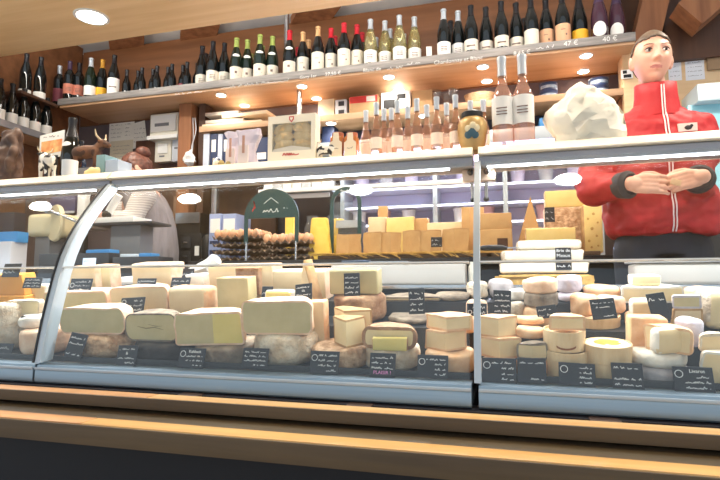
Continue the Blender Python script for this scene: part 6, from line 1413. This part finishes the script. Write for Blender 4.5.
# ---------- worker in the grey vest
e = empty('person', (-2.12, 2.75, .22), 'person in a grey vest and striped sleeves bending over a table, brown hair up', 'person')
def at2(x, y, Y=2.78): return at(x, y, Y=Y)
hipz = .22 + .86; hip = Vector((-2.10, 2.80, 1.0)); che = Vector((-2.17, 2.78, 1.36)); nek = Vector((-2.22, 2.74, 1.50))
hd = at2(138, 171, 2.74)
MH2 = Matrix.Translation(hd) @ Matrix.Rotation(R(-62), 4, 'Z') @ Matrix.Rotation(R(32), 4, 'X')
bm = bmesh.new(); head_bm(bm, MH2)
chain(bm, [hd + Vector((.02, .02, -.06)), nek], [.05, .06], 16); chain(bm, [nek, che, hip], [.075, .13, .12], 20)
sA, eA, wA = Vector((-2.06, 2.63, 1.41)), at(127, 221, Y=2.56), at(98, 226, Y=2.42)
sB, eB, wB = Vector((-2.25, 2.88, 1.42)), Vector((-2.48, 2.78, 1.27)), Vector((-2.54, 2.58, 1.25))
eA = Vector((eA.x + .02, 2.58, eA.z + .01)); wA = Vector((wA.x + .02, 2.46, wA.z + .05))
chain(bm, [nek, sA, eA, wA], [.05, .045, .038, .026]); chain(bm, [nek, sB, eB, wB], [.05, .045, .038, .026])
hand(bm, wA, (-1, -.3, -.1), (0, -.4, 1), (.2, -1, .3), .16, .6); hand(bm, wB, (-.6, -1, -.1), (1, 0, .4), (0, -.2, 1), .16, .6)
for s in (-1, 1): chain(bm, [hip + Vector((0, s * .07, 0)), (-2.10, 2.80 + s * .09, .64), (-2.07, 2.80 + s * .09, .29), (-2.15, 2.80 + s * .09, .255)], [.10, .065, .045, .033])
bm = remesh(bm, .006, 3, .4); obj('body', bm, SKIN, e, world=True, sharp=80)
HB = pm('hair_brown', c(112, 66, 50), .5, 0, c(80, 44, 34), 50)
b = hair_cap(e, MH2, HB, lambda q: q.z > .06 or (q.y > -.015 and q.z > -.04), .008); ball(b, MH2 @ Vector((0, .085, .085)), (.046, .045, .042), 14); ball(b, MH2 @ Vector((0, .065, .07)), (.035, .03, .03), 12); wobble(b, .006, 60, 4)
obj('hair', b, HB, e, world=True, sharp=80)
VEST = pm('grey_vest', c(150, 144, 148), .85, 0, c(126, 120, 126), 26, (1, 1, .25), bump=.3, bscale=60)
bm = bmesh.new(); loft(bm, [(-2.085, 2.80, .97, .12, .165), (-2.085, 2.80, 1.08, .12, .17), (-2.10, 2.79, 1.22, .118, .175), (-2.13, 2.78, 1.34, .115, .18), (-2.165, 2.765, 1.43, .105, .17), (-2.20, 2.75, 1.49, .085, .12), (-2.22, 2.745, 1.53, .07, .08)], 26); bm = remesh(bm, .008, 4)
for v in bm.verts: v.co += v.co.normalized() * 0
obj('vest', bm, VEST, e, world=True, sharp=80)
mS, nS, lS, bS = nt('striped_sleeve'); MATS['striped_sleeve'] = mS
tc = nS.new('ShaderNodeTexCoord'); wv = nS.new('ShaderNodeTexWave'); wv.inputs['Scale'].default_value = 22; wv.inputs['Distortion'].default_value = 2; wv.bands_direction = 'Z'
cr = nS.new('ShaderNodeValToRGB'); cr.color_ramp.elements[0].color = c(176, 168, 166); cr.color_ramp.elements[1].color = c(222, 216, 212); lS.new(tc.outputs['Object'], wv.inputs[0]); lS.new(wv.outputs[1], cr.inputs[0]); lS.new(cr.outputs[0], bS.inputs['Base Color']); bS.inputs['Roughness'].default_value = .85
for s_, e_, w_ in ((sA, eA, wA), (sB, eB, wB)):
    bm = bmesh.new(); chain(bm, [s_ + Vector((.01, 0, -.01)), s_.lerp(e_, .5), e_, e_.lerp(w_, .8)], [.070, .064, .056, .044], 18); bm = remesh(bm, .008, 4); obj('sleeve', bm, mS, e, world=True, sharp=80)
bm = bmesh.new(); loft(bm, [(-2.085, 2.80, .90, .125, .155), (-2.085, 2.80, 1.0, .118, .16)], 20)
for s in (-1, 1): chain(bm, [hip + Vector((0.01, s * .07, -.02)), (-2.09, 2.80 + s * .09, .64), (-2.06, 2.80 + s * .09, .29)], [.115, .08, .066], 16)
bm = remesh(bm, .012, 3); obj('trousers', bm, pm('black_trousers', c(36, 36, 40), .85), e, world=True, sharp=80)
for s in (-1, 1):
    bm = bmesh.new(); chain(bm, [(-2.05, 2.80 + s * .09, .27), (-2.18, 2.80 + s * .09, .255)], [.0485, .034], 14); obj('shoe', bm, BLACKM, e, world=True)
